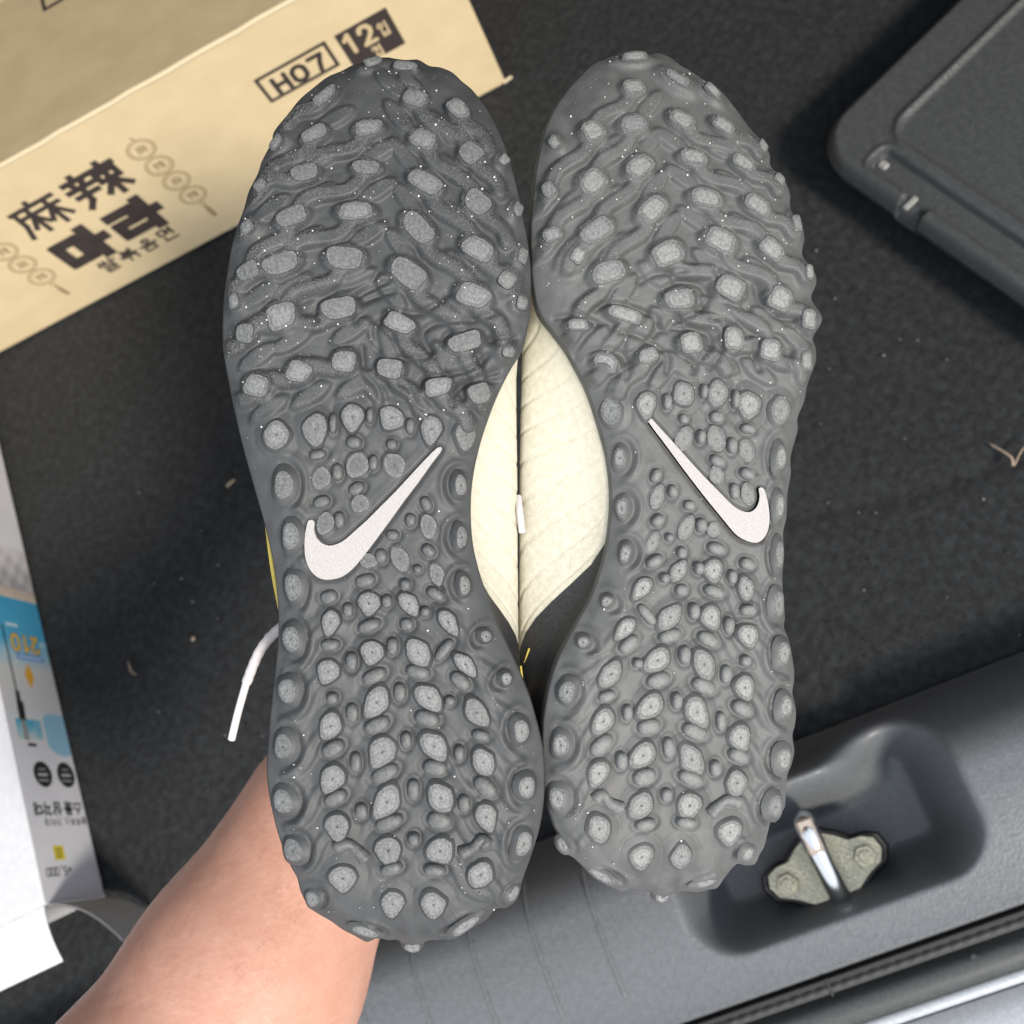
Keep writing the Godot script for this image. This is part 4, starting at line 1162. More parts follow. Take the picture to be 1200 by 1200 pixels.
# ---------------------------------------------------------------- the plastic case
func make_case() -> void:
	var root := thing("plastic_case", "dark grey plastic case lying flat with a rounded corner and slotted rim", "case", Vector3(0.180, 0.001, -0.4200))
	root.basis = Basis(Vector3(0.36, 0, 0.933), Vector3.UP, Vector3(-0.933, 0, 0.36))    # x along the slotted side, -z across
	var lx := 0.46
	var lv := 0.40
	var rr := 0.036
	var top := 0.042
	var hgt := func(u: float, w: float) -> float:
		# rounded-corner distance from the outer edge
		var q := Vector2(maxf(rr - u, 0.0), maxf(rr - w, 0.0))
		var d := minf(minf(u, w), minf(lx - u, lv - w))
		if u < rr and w < rr: d = rr - q.length()
		if d < 0.0: return -1.0
		var e := clampf(d / 0.007, 0.0, 1.0)
		var y := top - 0.012 * pow(1.0 - e, 2.2)
		# inner panel: a raised rounded bead round a slightly sunk plate
		var c := Vector2(u - 0.036, w - 0.034)
		var r2 := 0.022
		var pd := minf(c.x, c.y)
		if c.x < r2 and c.y < r2: pd = r2 - Vector2(r2 - c.x, r2 - c.y).length()
		y += 0.0022 * exp(-pow((pd - 0.0025) / 0.0026, 2.0))
		if pd > 0.003: y -= 0.0008 * smoothstep(0.003, 0.008, pd)
		# slot channel beside the panel
		var s := maxf(absf(w - 0.0205) - 0.0035, 0.0)
		var su := maxf(0.052 - u, 0.0)
		var sd := Vector2(s, su).length()
		y -= 0.0062 * (1.0 - smoothstep(0.0038, 0.0062, sd))
		y += 0.0012 * exp(-pow((sd - 0.0085) / 0.0018, 2.0)) * smoothstep(0.10, 0.08, u)
		# gap in the rim
		var g := maxf(absf(u - 0.0925) - 0.0075, 0.0)
		if w < 0.021: y -= 0.0058 * (1.0 - smoothstep(0.0004, 0.0022, g)) * (1.0 - smoothstep(0.016, 0.0205, w) * 0.0) * (1.0 if sd > 0.0038 else 0.0)
		return y
	var v := PackedVector3Array()
	var cols := 0
	var us := PackedFloat32Array()
	var u := 0.0
	while u < lx:
		us.append(u)
		u += 0.0011 if u < 0.13 else 0.003
	var ws := PackedFloat32Array()
	var w := 0.0
	while w < lv:
		ws.append(w)
		w += 0.0011 if w < 0.07 else 0.004
	for a in us.size():
		for b in ws.size():
			# pull the square corner in to the rounded one
			var p := Vector2(us[a], ws[b])
			if p.x < rr and p.y < rr:
				var q := Vector2(rr, rr) - p
				var k := maxf(q.x, q.y) / maxf(q.length(), 1e-6)
				p = Vector2(rr, rr) - q * k
			v.append(Vector3(p.x, hgt.call(p.x + 0.00001, p.y + 0.00001) if true else 0.0, -p.y))
	cols = ws.size()
	for i in v.size():
		if v[i].y < 0.0: v[i].y = top - 0.012
	put("lid", to_mesh(v, sheet(v, us.size(), cols, false)), M.case, root)
	# side wall down to the carpet
	var wall := PackedVector3Array()
	var rim := []
	for a in range(us.size() - 1, -1, -1): rim.append(v[a * cols])
	for b in range(1, cols): rim.append(v[b])
	for p in rim: wall.append(p)
	for p in rim: wall.append(Vector3(p.x + 0.003, 0.02, p.z - 0.003))
	for p in rim: wall.append(Vector3(p.x + 0.016, 0.0, p.z - 0.016))
	put("side_wall", to_mesh(wall, sheet(wall, 3, rim.size(), false)), M.case, root)
	var tab := put("tab", box_mesh(Vector3(0.0042, 0.0030, 0.0115), 0.0008), M.case_tab, root)
	tab.position = Vector3(0.0885, 0.0382, -0.0085)
	var stop := put("slot_stop", box_mesh(Vector3(0.0072, 0.003, 0.0062), 0.0012), M.case_tab, root)
	stop.position = Vector3(0.0535, 0.0368, -0.0205)


# ---------------------------------------------------------------- cartons
func printed_quad(a: Vector3, right: Vector3, down: Vector3, nx := 2) -> ArrayMesh:
	var v := PackedVector3Array([a, a + right, a + down, a + right + down])
	var n := down.cross(right).normalized() * -1.0
	if n.dot(Vector3(0, 0.2, 1)) < 0.0 and n.x <= 0.0: n = -n
	var idx := PackedInt32Array([0, 1, 2, 1, 3, 2])
	if (v[2] - v[0]).cross(v[1] - v[0]).dot(n) < 0.0: idx = PackedInt32Array([0, 2, 1, 1, 2, 3])
	return to_mesh(v, idx, PackedVector3Array([n, n, n, n]), PackedVector2Array([Vector2(0, 0), Vector2(1, 0), Vector2(0, 1), Vector2(1, 1)]))


func printed(rough: float, bump: Texture2D = null) -> StandardMaterial3D:
	var m := StandardMaterial3D.new()
	m.albedo_texture = ImageTexture.create_from_image(ink)
	m.roughness = rough
	m.texture_repeat = false
	return m


func board_fill(w: int, h: int, lo: Color, hi: Color, seed_: int) -> void:
	ink = Image.create(w, h, false, Image.FORMAT_RGB8)
	var f := FastNoiseLite.new()
	f.seed = seed_
	f.frequency = 0.006
	f.fractal_octaves = 5
	var fine := FastNoiseLite.new()
	fine.seed = seed_ + 1
	fine.frequency = 0.12
	for y in h:
		for x in w:
			ink.set_pixel(x, y, lo.lerp(hi, clampf(0.5 + 0.7 * f.get_noise_2d(x, y * 1.6) + 0.22 * fine.get_noise_2d(x * 0.35, y), 0.0, 1.0)))


func make_carton() -> void:
	var root := thing("noodle_carton", "brown cardboard noodle carton with black Chinese and Korean lettering on its side", "carton", Vector3(-0.308, 0, -0.6345))
	var x0 := -620.0
	var wmm := 624.0
	var hmm := 174.0
	ink_scale = 3.2
	board_fill(int(wmm * ink_scale), int(hmm * ink_scale), lin(0.67, 0.53, 0.315), lin(0.74, 0.595, 0.365), 301)
	var dark := Color(lin(0.036, 0.026, 0.024), 0.96)
	var brown := Color(lin(0.27, 0.19, 0.09), 0.85)
	var at := func(x: float, y: float) -> Vector2: return Vector2(x - x0, hmm - y)
	write("麻", at.call(-406.0, 134.0), 44.0, 36.0, 0.0, 4.6, dark)
	write("辣", at.call(-352.0, 134.5), 47.0, 38.0, 0.0, 5.8, dark)
	write("마", at.call(-407.0, 83.5), 45.0, 38.5, 0.0, 11.5, dark)
	write("라", at.call(-350.0, 83.0), 42.0, 37.5, 0.0, 11.0, dark)
	write("쌀볶음면", at.call(-391.0, 39.0), 16.5, 15.5, 4.2, 2.3, dark)
	var coins := [[-279.0, 124.0, "麻"], [-278.3, 101.5, "辣"], [-277.4, 79.1, "炒"], [-276.5, 57.0, "麵"], [-434.5, 124.0, "麻"], [-434.4, 101.3, "辣"], [-434.6, 79.6, "麻"], [-434.2, 57.2, "辣"]]
	for c in coins:
		ellipse_ink(at.call(c[0], c[1]), 12.0, 11.0, brown, 1.2)
		ellipse_ink(at.call(c[0], c[1]), 9.6, 8.6, brown, 0.8)
		var g: String = c[2] if c[2] in ["麻", "辣"] else ("麻" if c[1] > 70.0 else "辣")
		write(g, at.call(c[0] - 4.6, c[1] + 4.4), 9.2, 8.6, 0.0, 0.9, brown)
	for s in [-276.0, -434.0]:
		stroke([at.call(s - 3.0, 138.5), at.call(s - 1.5, 135.5)], 1.6, brown)
		ellipse_ink(at.call(s, 43.0), 2.6, 2.4, brown, 0.9)
		stroke([at.call(s, 40.0), at.call(s + 0.5, 36.0)], 2.2, brown)
		stroke([at.call(s + 0.2, 35.0), at.call(s + 0.7, 25.0)], 4.2, brown)
	stroke([at.call(-170.0, 128.0), at.call(-109.5, 128.0), at.call(-109.5, 103.6), at.call(-170.0, 103.6), at.call(-170.0, 128.0)], 3.0, dark)
	write("H07", at.call(-160.0, 121.3), 10.3, 14.5, 6.0, 3.9, dark)
	area_ink(-100.0 - x0, hmm - 128.8, -55.0 - x0, hmm - 89.8, dark, dark)
	var pale := Color(lin(0.62, 0.48, 0.28), 1.0)
	write("12", at.call(-96.5, 124.0), 9.5, 17.5, 4.5, 3.8, pale)
	write("입", at.call(-68.5, 118.8), 9.0, 13.0, 0.0, 1.7, pale)
	write("컵", at.call(-80.5, 101.8), 8.5, 11.5, 0.0, 1.7, pale)
	var front := printed(0.8)
	front.normal_enabled = false
	put("printed_side", printed_quad(Vector3(-0.312, 0.174, 0.0), Vector3(0.624, 0, 0), Vector3(0, -0.174, 0)), front, root)
	put("carton_body", box_mesh(Vector3(0.6236, 0.1736, 0.318), 0.0006), M.kraft, root).position = Vector3(0, 0.0870, -0.1594)
	# rounded fold along the top front edge
	var pts := PackedVector3Array()
	var rad := PackedFloat32Array()
	for i in 40:
		pts.append(Vector3(lerpf(-0.3117, 0.3117, i / 39.0), 0.1734 + 0.0004 * sin(i * 1.7), -0.0013 + 0.0003 * sin(i * 2.9)))
		rad.append(0.0021)
	put("fold", tube(pts, rad, 10), M.board_edge, root)
	# top: two flaps that meet, with the printed frame
	ink_scale = 3.0
	board_fill(1872, 480, lin(0.42, 0.335, 0.2), lin(0.49, 0.395, 0.245), 331)  # top board darker than the side: shade under the roof put into its colour
	stroke([Vector2(317, 5), Vector2(317, 35), Vector2(395, 35), Vector2(395, 5), Vector2(317, 5)], 3.4, dark)
	put("top_flap", printed_quad(Vector3(-0.312, 0.1749, -0.1585), Vector3(0.624, 0, 0), Vector3(0, 0, 0.1575)), printed(0.8), root)
	put("top_flap", box_mesh(Vector3(0.622, 0.0016, 0.157), 0.0005), M.kraft, root).position = Vector3(0, 0.1748, -0.2385)
	var tear := put("torn_corner", box_mesh(Vector3(0.009, 0.0035, 0.0016), 0.0006), M.board_edge, root)
	tear.position = Vector3(0.3145, 0.0022, 0.0006)
	tear.rotation.z = 0.2


func make_stick_box() -> void:
	var root: Node3D
	root = thing("tripod_box", "opened white retail box for a selfie stick tripod, blue beach print on its side", "box", Vector3(-0.53, 0, -0.12))
	var w := 63.0
	root.rotation.y = 0.051
	var h := 490.0
	ink_scale = 4.0
	board_fill(int(w * ink_scale), int(h * ink_scale), lin(0.7, 0.7, 0.75), lin(0.75, 0.75, 0.8), 351)
	var black := Color(lin(0.02, 0.02, 0.022), 0.95)
	var blue := Color(lin(0.09, 0.42, 0.66), 1.0)
	ink_skew = -0.062
	area_ink(0, 108, 63, 150, Color(lin(0.7, 0.7, 0.75), 0.0), Color(lin(0.6, 0.66, 0.76), 0.6), 0.15)
	ellipse_ink(Vector2(16, 134), 20, 20, Color(lin(0.22, 0.5, 0.72), 0.75))
	area_ink(0, 150, 63, 200, Color(lin(0.66, 0.66, 0.68), 0.9), Color(lin(0.6, 0.62, 0.62), 0.9), 0.15)
	area_ink(0, 190, 63, 216, Color(lin(0.5, 0.62, 0.7), 0.5), blue, 0.12)
	area_ink(0, 216, 63, 254, blue, Color(lin(0.06, 0.34, 0.58), 1.0), 0.1)
	area_ink(0, 254, 63, 264, Color(lin(0.6, 0.52, 0.42), 0.95), Color(lin(0.5, 0.42, 0.36), 0.95), 0.3)
	area_ink(0, 264, 63, 305, Color(lin(0.3, 0.29, 0.31), 0.85), Color(lin(0.66, 0.64, 0.68), 0.6), 0.35)
	area_ink(44, 334, 63, 346, Color(lin(0.3, 0.28, 0.5), 0.8), Color(lin(0.3, 0.28, 0.5), 0.8))
	# price and tags
	write("₩", Vector2(31, 21.5), 3.2, 3.4, 1.0, 0.6, black)
	write("5,000", Vector2(35.5, 19.5), 3.6, 6.2, 0.85, 1.0, black)
	area_ink(35.5, 31, 46.5, 42, Color(lin(0.72, 0.6, 0.06), 1), Color(lin(0.72, 0.6, 0.06), 1))
	for k in 3: stroke([Vector2(38, 33.5 + 2.8 * k), Vector2(44, 33.5 + 2.8 * k)], 0.9, black)
	write("블루투스", Vector2(4.5, 57.5), 5.4, 6.0, 0.9, 0.6, black)
	write("거치대", Vector2(32.0, 57.5), 5.4, 6.0, 0.9, 0.6, black)
	write("스몰", Vector2(7.5, 66.0), 9.0, 9.5, 1.2, 1.6, black)
	write("삼각대", Vector2(30.0, 66.0), 9.0, 9.5, 1.2, 1.6, black)
	for c in [18.0, 43.5]:
		ellipse_ink(Vector2(c, 98.5), 9.6, 10.5, black)
		for k in 3: stroke([Vector2(c - 5.0 + 0.7 * k, 93.5 + 4.6 * k), Vector2(c + 5.0 - 0.7 * k, 93.5 + 4.6 * k)], [1.2, 2.4, 1.0][k], Color(0.86, 0.86, 0.88, 0.75))
	# the phone on its stick
	area_ink(33, 124, 66, 147, Color(0.86, 0.86, 0.86, 1), Color(0.86, 0.86, 0.86, 1))
	area_ink(36, 127, 63, 144, Color(lin(0.5, 0.62, 0.66), 1), Color(lin(0.1, 0.42, 0.62), 1), 0.3)
	area_ink(52, 126, 57, 145, Color(lin(0.3, 0.27, 0.25), 0.8), Color(lin(0.3, 0.27, 0.25), 0.8))
	stroke([Vector2(55, 146), Vector2(55, 156)], 7.0, black)
	stroke([Vector2(46, 122.5), Vector2(53, 122.5)], 2.6, black)
	stroke([Vector2(56, 156), Vector2(56, 166)], 4.5, black)
	stroke([Vector2(56.5, 166), Vector2(60.5, 226)], 1.7, black)
	# arrow
	for k in 9: stroke([Vector2(39.5 - 4.0 * (1.0 - absf(k - 4.0) / 4.5), 174 + k * 2.2), Vector2(39.5 + 4.0 * (1.0 - absf(k - 4.0) / 4.5), 174 + k * 2.2)], 2.4, Color(lin(0.78, 0.42, 0.05), 1))
	# length
	write("210", Vector2(23.5, 205), 7.2, 14.0, 3.6, 4.0, Color(lin(0.05, 0.12, 0.25), 1))
	write("210", Vector2(23.5, 205), 7.2, 14.0, 3.6, 2.5, Color(lin(0.85, 0.55, 0.06), 1))
	write("cm", Vector2(14.5, 212), 2.6, 4.2, 0.8, 0.7, Color(0.9, 0.9, 0.95, 1))
	area_ink(20, 197, 50, 202.5, Color(lin(0.12, 0.3, 0.66), 1), Color(lin(0.12, 0.3, 0.66), 1))
	for k in 6: stroke([Vector2(23 + k * 4.3, 199.7), Vector2(25.2 + k * 4.3, 199.7)], 2.2, Color(0.85, 0.88, 0.95, 0.8))
	for k in 4: stroke([Vector2(44 + k * 3.2, 228), Vector2(45.8 + k * 3.2, 228)], 3.0, Color(0.85, 0.9, 0.95, 0.8))
	put("printed_side", printed_quad(Vector3(0.0006, 0.0, 0.0), Vector3(0, 0.063, 0), Vector3(0, 0, -0.49)), printed(0.35), root)
	# board walls, open at the near end
	var t := 0.0014
	put("side_wall", box_mesh(Vector3(t, 0.063, 0.49), 0.0004), M.white_card, root).position = Vector3(-t / 2, 0.0315, -0.245)
	put("top_wall", box_mesh(Vector3(0.22, t, 0.49), 0.0004), M.white_card, root).position = Vector3(-0.1095, 0.0632, -0.245)
	put("bottom_wall", box_mesh(Vector3(0.217, t, 0.49), 0.0004), M.grey_board, root).position = Vector3(-0.1095, 0.0012, -0.245)
	put("far_wall", box_mesh(Vector3(t, 0.061, 0.49), 0.0004), M.white_card, root).position = Vector3(-0.2193, 0.0318, -0.245)
	put("end_wall", box_mesh(Vector3(0.215, 0.059, t), 0.0004), M.grey_board, root).position = Vector3(-0.1095, 0.0318, -0.488)
	# flaps
	var v := PackedVector3Array()
	var nu := 14
	for side in 2:
		for i in nu:
			var s := float(i) / (nu - 1)
			for j in 2:
				var a := 0.62 + 0.12 * s
				v.append(Vector3(0.001 + 0.066 * s * cos(a), lerpf(0.061, 0.0035, j) - 0.004 * s * (1 - j), 0.0005 + 0.066 * s * sin(a) - 0.006 * sin(s * PI)) + Vector3(-sin(a), 0, cos(a)) * (0.0012 * side))
	var idx := sheet(v.slice(0, nu * 2), nu, 2, true)
	for k in sheet(v.slice(0, nu * 2), nu, 2, false): idx.append(k + nu * 2)
	for i in nu - 1:
		for j in 2:
			var a := i * 2 + j
			idx.append_array(PackedInt32Array([a, a + 2, a + nu * 2, a + 2, a + 2 + nu * 2, a + nu * 2]) if j == 0 else PackedInt32Array([a, a + nu * 2, a + 2, a + 2, a + nu * 2, a + 2 + nu * 2]))
	put("side_flap", to_mesh(v, idx), M.grey_board, root)  # grey here is the shade on the outer card, put into the colour
	v = PackedVector3Array()
	for side in 2:
		for i in 9:
			var s := i / 8.0
			for j in 2:
				v.append(Vector3(lerpf(-0.001 - 0.004 * s, -0.218, j), 0.0638 - 0.0013 * side - 0.012 * s * s, 0.0005 + 0.039 * s))
	idx = sheet(v.slice(0, 18), 9, 2, true)
	for k in sheet(v.slice(0, 18), 9, 2, false): idx.append(k + 18)
	for i in 8:
		var a := i * 2
		idx.append_array(PackedInt32Array([a, a + 18, a + 2, a + 2, a + 18, a + 20]))
	idx.append_array(PackedInt32Array([16, 34, 17, 17, 34, 35]))
	put("top_flap", to_mesh(v, idx), M.white_card, root)


# ---------------------------------------------------------------- carpet and what lies on it
func make_carpet() -> void:
	var f := FastNoiseLite.new()
	f.seed = 77
	f.frequency = 3.0
	var fine := FastNoiseLite.new()
	fine.seed = 78
	fine.frequency = 130.0
	fine.fractal_octaves = 3
	var v := PackedVector3Array()
	var nx := 520
	var nz := 340
	for j in nz:
		for i in nx:
			var x := lerpf(-0.95, 0.75, float(i) / (nx - 1))
			var z := lerpf(-1.14, -0.036, float(j) / (nz - 1))
			var y := -0.004 + 0.0035 * f.get_noise_2d(x, z * 0.5) + 0.0011 * fine.get_noise_2d(x, z)
			# a long shallow crease
			var d := absf((z + 0.170) + (x - 0.12) * -0.12 + 0.004 * sin(x * 30.0))
			if x > 0.02: y -= 0.0026 * exp(-d * d / 0.00005) * smoothstep(0.02, 0.08, x)
			v.append(Vector3(x, y, z))
	structure("carpet_floor", to_mesh(v, sheet(v, nz, nx, false)), M.carpet)
	# fibres of the felt
	var rng := RandomNumberGenerator.new()
	rng.seed = 8
	var strand := CapsuleMesh.new()
	strand.radius = 0.00011
	strand.height = 0.0042
	strand.radial_segments = 4
	strand.rings = 1
	var mm := MultiMesh.new()
	mm.transform_format = MultiMesh.TRANSFORM_3D
	mm.mesh = strand
	mm.instance_count = 60000
	for k in 60000:
		var x := rng.randf_range(-0.6, 0.42)
		var z := rng.randf_range(-0.72, -0.042)
		mm.set_instance_transform(k, Transform3D(Basis.from_euler(Vector3(PI / 2 + rng.randf_range(-0.5, 0.5), rng.randf() * TAU, 0.0)), Vector3(x, -0.0032 + 0.0022 * f.get_noise_2d(x, z) + rng.randf() * 0.0005, z)))
	var lint := MultiMeshInstance3D.new()
	lint.name = "carpet_fibres"
	lint.multimesh = mm
	lint.material_override = M.fibre
	add_child(lint)
	tag(lint, "fine dark fibres of the felt boot carpet", "carpet fibres", "", "stuff")

	var crumb := SphereMesh.new()
	crumb.radius = 0.0011
	crumb.height = 0.0015
	crumb.radial_segments = 9
	crumb.rings = 5
	var spots := [Vector2(-0.425, -0.43), Vector2(-0.345, -0.40), Vector2(-0.377, -0.37), Vector2(-0.43, -0.345), Vector2(-0.405, -0.338), Vector2(-0.37, -0.335), Vector2(-0.40, -0.315), Vector2(-0.382, -0.292), Vector2(-0.345, -0.262), Vector2(-0.335, -0.228), Vector2(-0.345, -0.205), Vector2(-0.452, -0.24), Vector2(-0.40, -0.2), Vector2(-0.37, -0.188), Vector2(-0.425, -0.165), Vector2(-0.37, -0.14), Vector2(-0.305, -0.33),
		Vector2(0.085, -0.40), Vector2(0.147, -0.40), Vector2(0.12, -0.33), Vector2(0.155, -0.318), Vector2(0.128, -0.27), Vector2(0.165, -0.262), Vector2(0.18, -0.268), Vector2(0.19, -0.262), Vector2(0.2, -0.24), Vector2(0.105, -0.235), Vector2(0.15, -0.2), Vector2(0.085, -0.18), Vector2(0.1, -0.165), Vector2(0.11, -0.16), Vector2(0.175, -0.14), Vector2(0.08, -0.115), Vector2(0.125, -0.09), Vector2(0.13, -0.4), Vector2(0.1, -0.45), Vector2(0.06, -0.48), Vector2(0.153, -0.051), Vector2(0.125, -0.355), Vector2(0.16, -0.36)]
	for p in spots:
		var o := put("crumb", crumb, M.crumb)
		var s := rng.randf_range(0.45, 0.95)
		o.transform = Transform3D(Basis.from_euler(Vector3(rng.randf(), rng.randf() * 6.0, 0)).scaled(Vector3(s, s * 0.8, s * rng.randf_range(0.8, 1.3))), Vector3(p.x, -0.0022, p.y))
		tag(o, "tiny pale grain lying on the dark boot carpet", "crumb", "crumbs scattered on the carpet")
	for q in [["pale curled straw on the carpet at the right edge of the picture", Vector3(0.196, 0.0, -0.172), [Vector3(0, 0, 0), Vector3(0.006, 0.003, 0.014), Vector3(0.005, 0.002, 0.020), Vector3(0.014, 0.004, 0.013), Vector3(0.026, 0.003, 0.008)], 0.0009, M.straw],
		["small dry brown stalk on the carpet left of the hanging lace", Vector3(-0.468, 0.0, -0.29), [Vector3(0, 0, 0), Vector3(0.002, 0.002, 0.004), Vector3(0.002, 0.001, 0.010), Vector3(0.005, 0.0, 0.014)], 0.0011, M.straw_dark],
		["short tan splinter on the carpet beside the left shoe", Vector3(-0.344, 0.0, -0.396), [Vector3(0, 0, 0), Vector3(0.004, 0.001, -0.001), Vector3(0.009, 0.0, -0.003)], 0.0012, M.straw],
		["round tan seed on the carpet left of the hanging lace", Vector3(-0.407, 0.0, -0.285), [Vector3(0, 0, 0), Vector3(0.001, 0.0004, 0.001), Vector3(0.0022, 0.0, 0.002)], 0.0021, M.straw]]:
		var pts := curve_points(q[2], 6)
		var rad := PackedFloat32Array()
		for i in pts.size(): rad.append(q[3] * (0.35 + 0.65 * sin(PI * (0.08 + 0.84 * i / (pts.size() - 1)))))
		var o := put("straw" if not "seed" in q[0] else "seed", tube(pts, rad, 8, 0.6), q[4])
		o.position = q[1]
		tag(o, q[0], "straw" if not "seed" in q[0] else "seed")


func _ready() -> void:
	# camera: looking down into the boot, turned with the wrist
	var cam := Camera3D.new()
	cam.name = "camera"
	cam.transform = Transform3D(Basis(Vector3(0.8981, -0.2881, 0.3323), Vector3(0.4080, 0.2640, -0.8740), Vector3(0.1640, 0.9205, 0.3546)).orthonormalized(), Vector3(0, 0.70, 0))
	cam.fov = 53.98
	cam.near = 0.02
	cam.far = 200.0
	var lens := CameraAttributesPhysical.new()
	lens.frustum_focal_length = 23.562
	lens.frustum_focus_distance = 0.315
	lens.exposure_aperture = 11.0
	cam.attributes = lens
	add_child(cam)
	# overcast daylight from the open back of the car
	var env := Environment.new()
	env.background_mode = Environment.BG_SKY
	var sky := Sky.new()
	var sm := ProceduralSkyMaterial.new()
	sm.sky_top_color = Color(0.80, 0.83, 0.88)
	sm.sky_horizon_color = Color(0.92, 0.92, 0.93)
	sm.ground_bottom_color = Color(0.38, 0.37, 0.36)
	sm.ground_horizon_color = Color(0.55, 0.55, 0.55)
	sm.sun_angle_max = 1.0
	sky.sky_material = sm
	env.sky = sky
	env.tonemap_mode = Environment.TONE_MAPPER_LINEAR
	env.tonemap_exposure = 1.9
	env.sdfgi_enabled = true
	env.ssao_enabled = true
	env.ssil_enabled = true
	var we := WorldEnvironment.new()
	we.environment = env
	we.name = "daylight"
	add_child(we)
	var sun := DirectionalLight3D.new()
	sun.name = "sun"
	sun.light_energy = 0.6
	sun.light_angular_distance = 10.0
	sun.light_color = Color(1.0, 0.97, 0.92)
	sun.shadow_enabled = true
	sun.look_at_from_position(Vector3(0.5, 0.85, 0.85), Vector3.ZERO)
	add_child(sun)

	make_materials()
	M.hair = mat(lin(0.1, 0.05, 0.03), 0.5)
	M.fibre = mat(lin(0.03, 0.03, 0.032), 0.9)
	# the inside of the car round the boot
	structure("ground", box_mesh(Vector3(60, 0.1, 60)), M.asphalt).position = Vector3(0, -0.7, 0)
	structure("ceiling", box_mesh(Vector3(1.9, 0.05, 0.95)), M.lining).position = Vector3(-0.1, 0.90, -0.755)
	structure("wall_back", box_mesh(Vector3(1.7, 0.92, 0.05)), M.lining).position = Vector3(-0.1, 0.44, -1.17)
	structure("wall_left", box_mesh(Vector3(0.05, 0.92, 1.18)), M.lining).position = Vector3(-0.98, 0.44, -0.6)
	structure("wall_right", box_mesh(Vector3(0.05, 0.92, 1.18)), M.lining).position = Vector3(0.78, 0.44, -0.6)
	make_carpet()
	make_sill()
	make_striker()
	make_case()
	make_carton()
	make_stick_box()

	# the shoes, soles towards the camera
	var left := make_shoe(left_sole_plan(), Vector3(-0.0854, 0.4266, -0.1249), Vector3(0.8845, -0.3516, 0.3068), Vector3(0.408, 0.264, -0.874), Vector3(0.2263, 0.8982, 0.377), 1.0, 1.7, -23.0,
		"turf shoe on the left with a white lace hanging from its side", "bright sand grains stuck to the sole of the left shoe", 101, M.rubber, M.nub)
	var right := make_shoe(right_sole_plan(), Vector3(-0.0031, 0.3901, -0.1093), Vector3(0.8614, -0.4285, 0.2727), Vector3(0.408, 0.264, -0.874), Vector3(0.3025, 0.8641, 0.4023), -1.0, 2.3, -21.0,
		"turf shoe on the right, nearest the plastic case and latch", "bright sand grains stuck to the sole of the right shoe", 202, M.rubber_pale, M.nub_pale)
	# laces: their points are given in each shoe's own millimetres
	for q in [[left, "lace", [Vector3(-24, -36, -42), Vector3(-33, -38.5, -36), Vector3(-42, -47, -30), Vector3(-47, -59, -27)], 1.75, M.lace],
		[left, "lace_tip", [Vector3(-46.6, -57.5, -27.3), Vector3(-49.5, -68, -27), Vector3(-52.2, -78, -29)], 1.3, M.aglet],
		[left, "lace_end", [Vector3(43.4, 3, -25), Vector3(43.6, -2, -21), Vector3(44.4, -9, -22)], 1.1, M.lace],
		[right, "lace_tip", [Vector3(36, -40, -20), Vector3(41.5, -38.5, -14), Vector3(43, -39.5, -12)], 1.3, M.aglet]]:
		var pts := curve_points(q[2], 14)
		var rad := PackedFloat32Array()
		for i in pts.size(): rad.append(q[3] * (1.0 + (0.05 * sin(i * 2.1) if q[1] == "lace" else 0.0)))
		put(q[1], tube(pts, rad, 12), q[4], q[0])
	var stripe := PackedVector3Array()
	var sr := PackedFloat32Array()
	for i in 12:
		stripe.append(Vector3(lerpf(-38.6, -33.6, i / 11.0), lerpf(-3.0, -36.0, i / 11.0), -14.0))
		sr.append(0.95 * sin(PI * (0.12 + 0.76 * i / 11.0)))
	put("side_stripe", tube(stripe, sr, 10), M.yellow, left)

	# forearm and the hand that grips both heels from behind
	var wrist := Vector3(-0.1884, 0.3017, -0.0634)
	var palm := Vector3(-0.162, 0.2780, -0.0860)
	var elbow := Vector3(-0.2761, 0.3343, 0.0280)
	var bones := [[elbow, Vector3(-0.2352, 0.3153, -0.0150), 0.0535, 0.0450], [Vector3(-0.2352, 0.3153, -0.0150), wrist, 0.0450, 0.0362], [Vector3(-0.2990, 0.3463, 0.0553), elbow, 0.057, 0.0535], [wrist, palm, 0.030, 0.026]]
	var right_ := Vector3(0.8981, -0.2881, 0.3323)
	var toe_ := Vector3(0.4080, 0.2640, -0.8740)
	var to_cam := Vector3(0.1640, 0.9205, 0.3546)
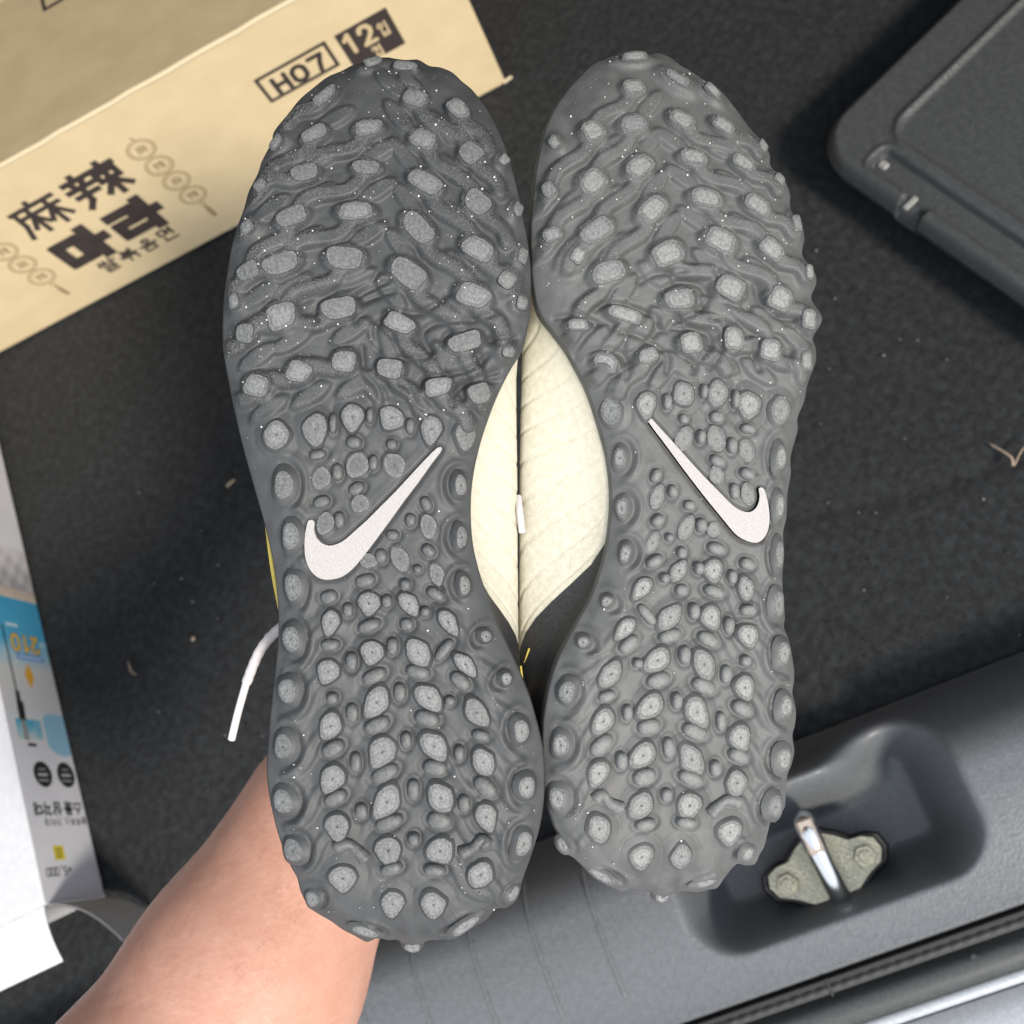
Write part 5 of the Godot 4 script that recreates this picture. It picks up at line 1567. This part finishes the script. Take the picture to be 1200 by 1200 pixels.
	for k in 4:
		var base := palm + right_ * 0.018 + toe_ * (0.046 - 0.0175 * k) - to_cam * 0.004
		var l: float = [0.9, 1.0, 0.95, 0.75][k]
		var b := base + right_ * 0.040 * l - to_cam * 0.006
		var c := b + right_ * 0.026 * l + to_cam * 0.012
		var e := c + right_ * 0.012 * l + to_cam * 0.018
		bones.append([palm, base, 0.022, 0.0115])
		bones.append([base, b, 0.0105, 0.0095])
		bones.append([b, c, 0.0095, 0.0088])
		bones.append([c, e, 0.0088, 0.0078])
	var tb := palm + toe_ * 0.030 - right_ * 0.010 + to_cam * 0.004
	bones.append([palm, tb, 0.021, 0.0135])
	bones.append([tb, tb + toe_ * 0.030 + right_ * 0.010, 0.0125, 0.0112])
	bones.append([tb + toe_ * 0.030 + right_ * 0.010, tb + toe_ * 0.046 + right_ * 0.028, 0.0112, 0.0092])
	var arm := put("person", skin_mesh(bones, 0.0042, 0.012), M.skin)
	# fine hair on the forearm
	var av: PackedVector3Array = arm.mesh.surface_get_arrays(0)[Mesh.ARRAY_VERTEX]
	var an: PackedVector3Array = arm.mesh.surface_get_arrays(0)[Mesh.ARRAY_NORMAL]
	var rng := RandomNumberGenerator.new()
	rng.seed = 31
	var hair := CapsuleMesh.new()
	hair.radius = 0.00003
	hair.height = 0.007
	hair.radial_segments = 4
	hair.rings = 1
	var hm := MultiMesh.new()
	hm.transform_format = MultiMesh.TRANSFORM_3D
	hm.mesh = hair
	hm.instance_count = 200
	var along := (wrist - elbow).normalized()
	var made := 0
	while made < 200:
		var k := rng.randi() % av.size()
		if (av[k] - wrist).dot(along) > 0.005: continue
		var up := (along * rng.randf_range(0.6, 1.0) + an[k] * rng.randf_range(0.15, 0.5) + Vector3(rng.randf(), rng.randf(), rng.randf()) * 0.3).normalized()
		var sx := up.cross(an[k]).normalized()
		hm.set_instance_transform(made, Transform3D(Basis(sx, up, sx.cross(up)), av[k] + up * 0.0028))
		made += 1
	var hairs := MultiMeshInstance3D.new()
	hairs.name = "arm_hair"
	hairs.multimesh = hm
	hairs.material_override = M.hair
	hairs.set_meta("kind", "stuff")
	arm.add_child(hairs)
	tag(arm, "bare forearm reaching in from the lower left, hand gripping the shoes from behind", "person")
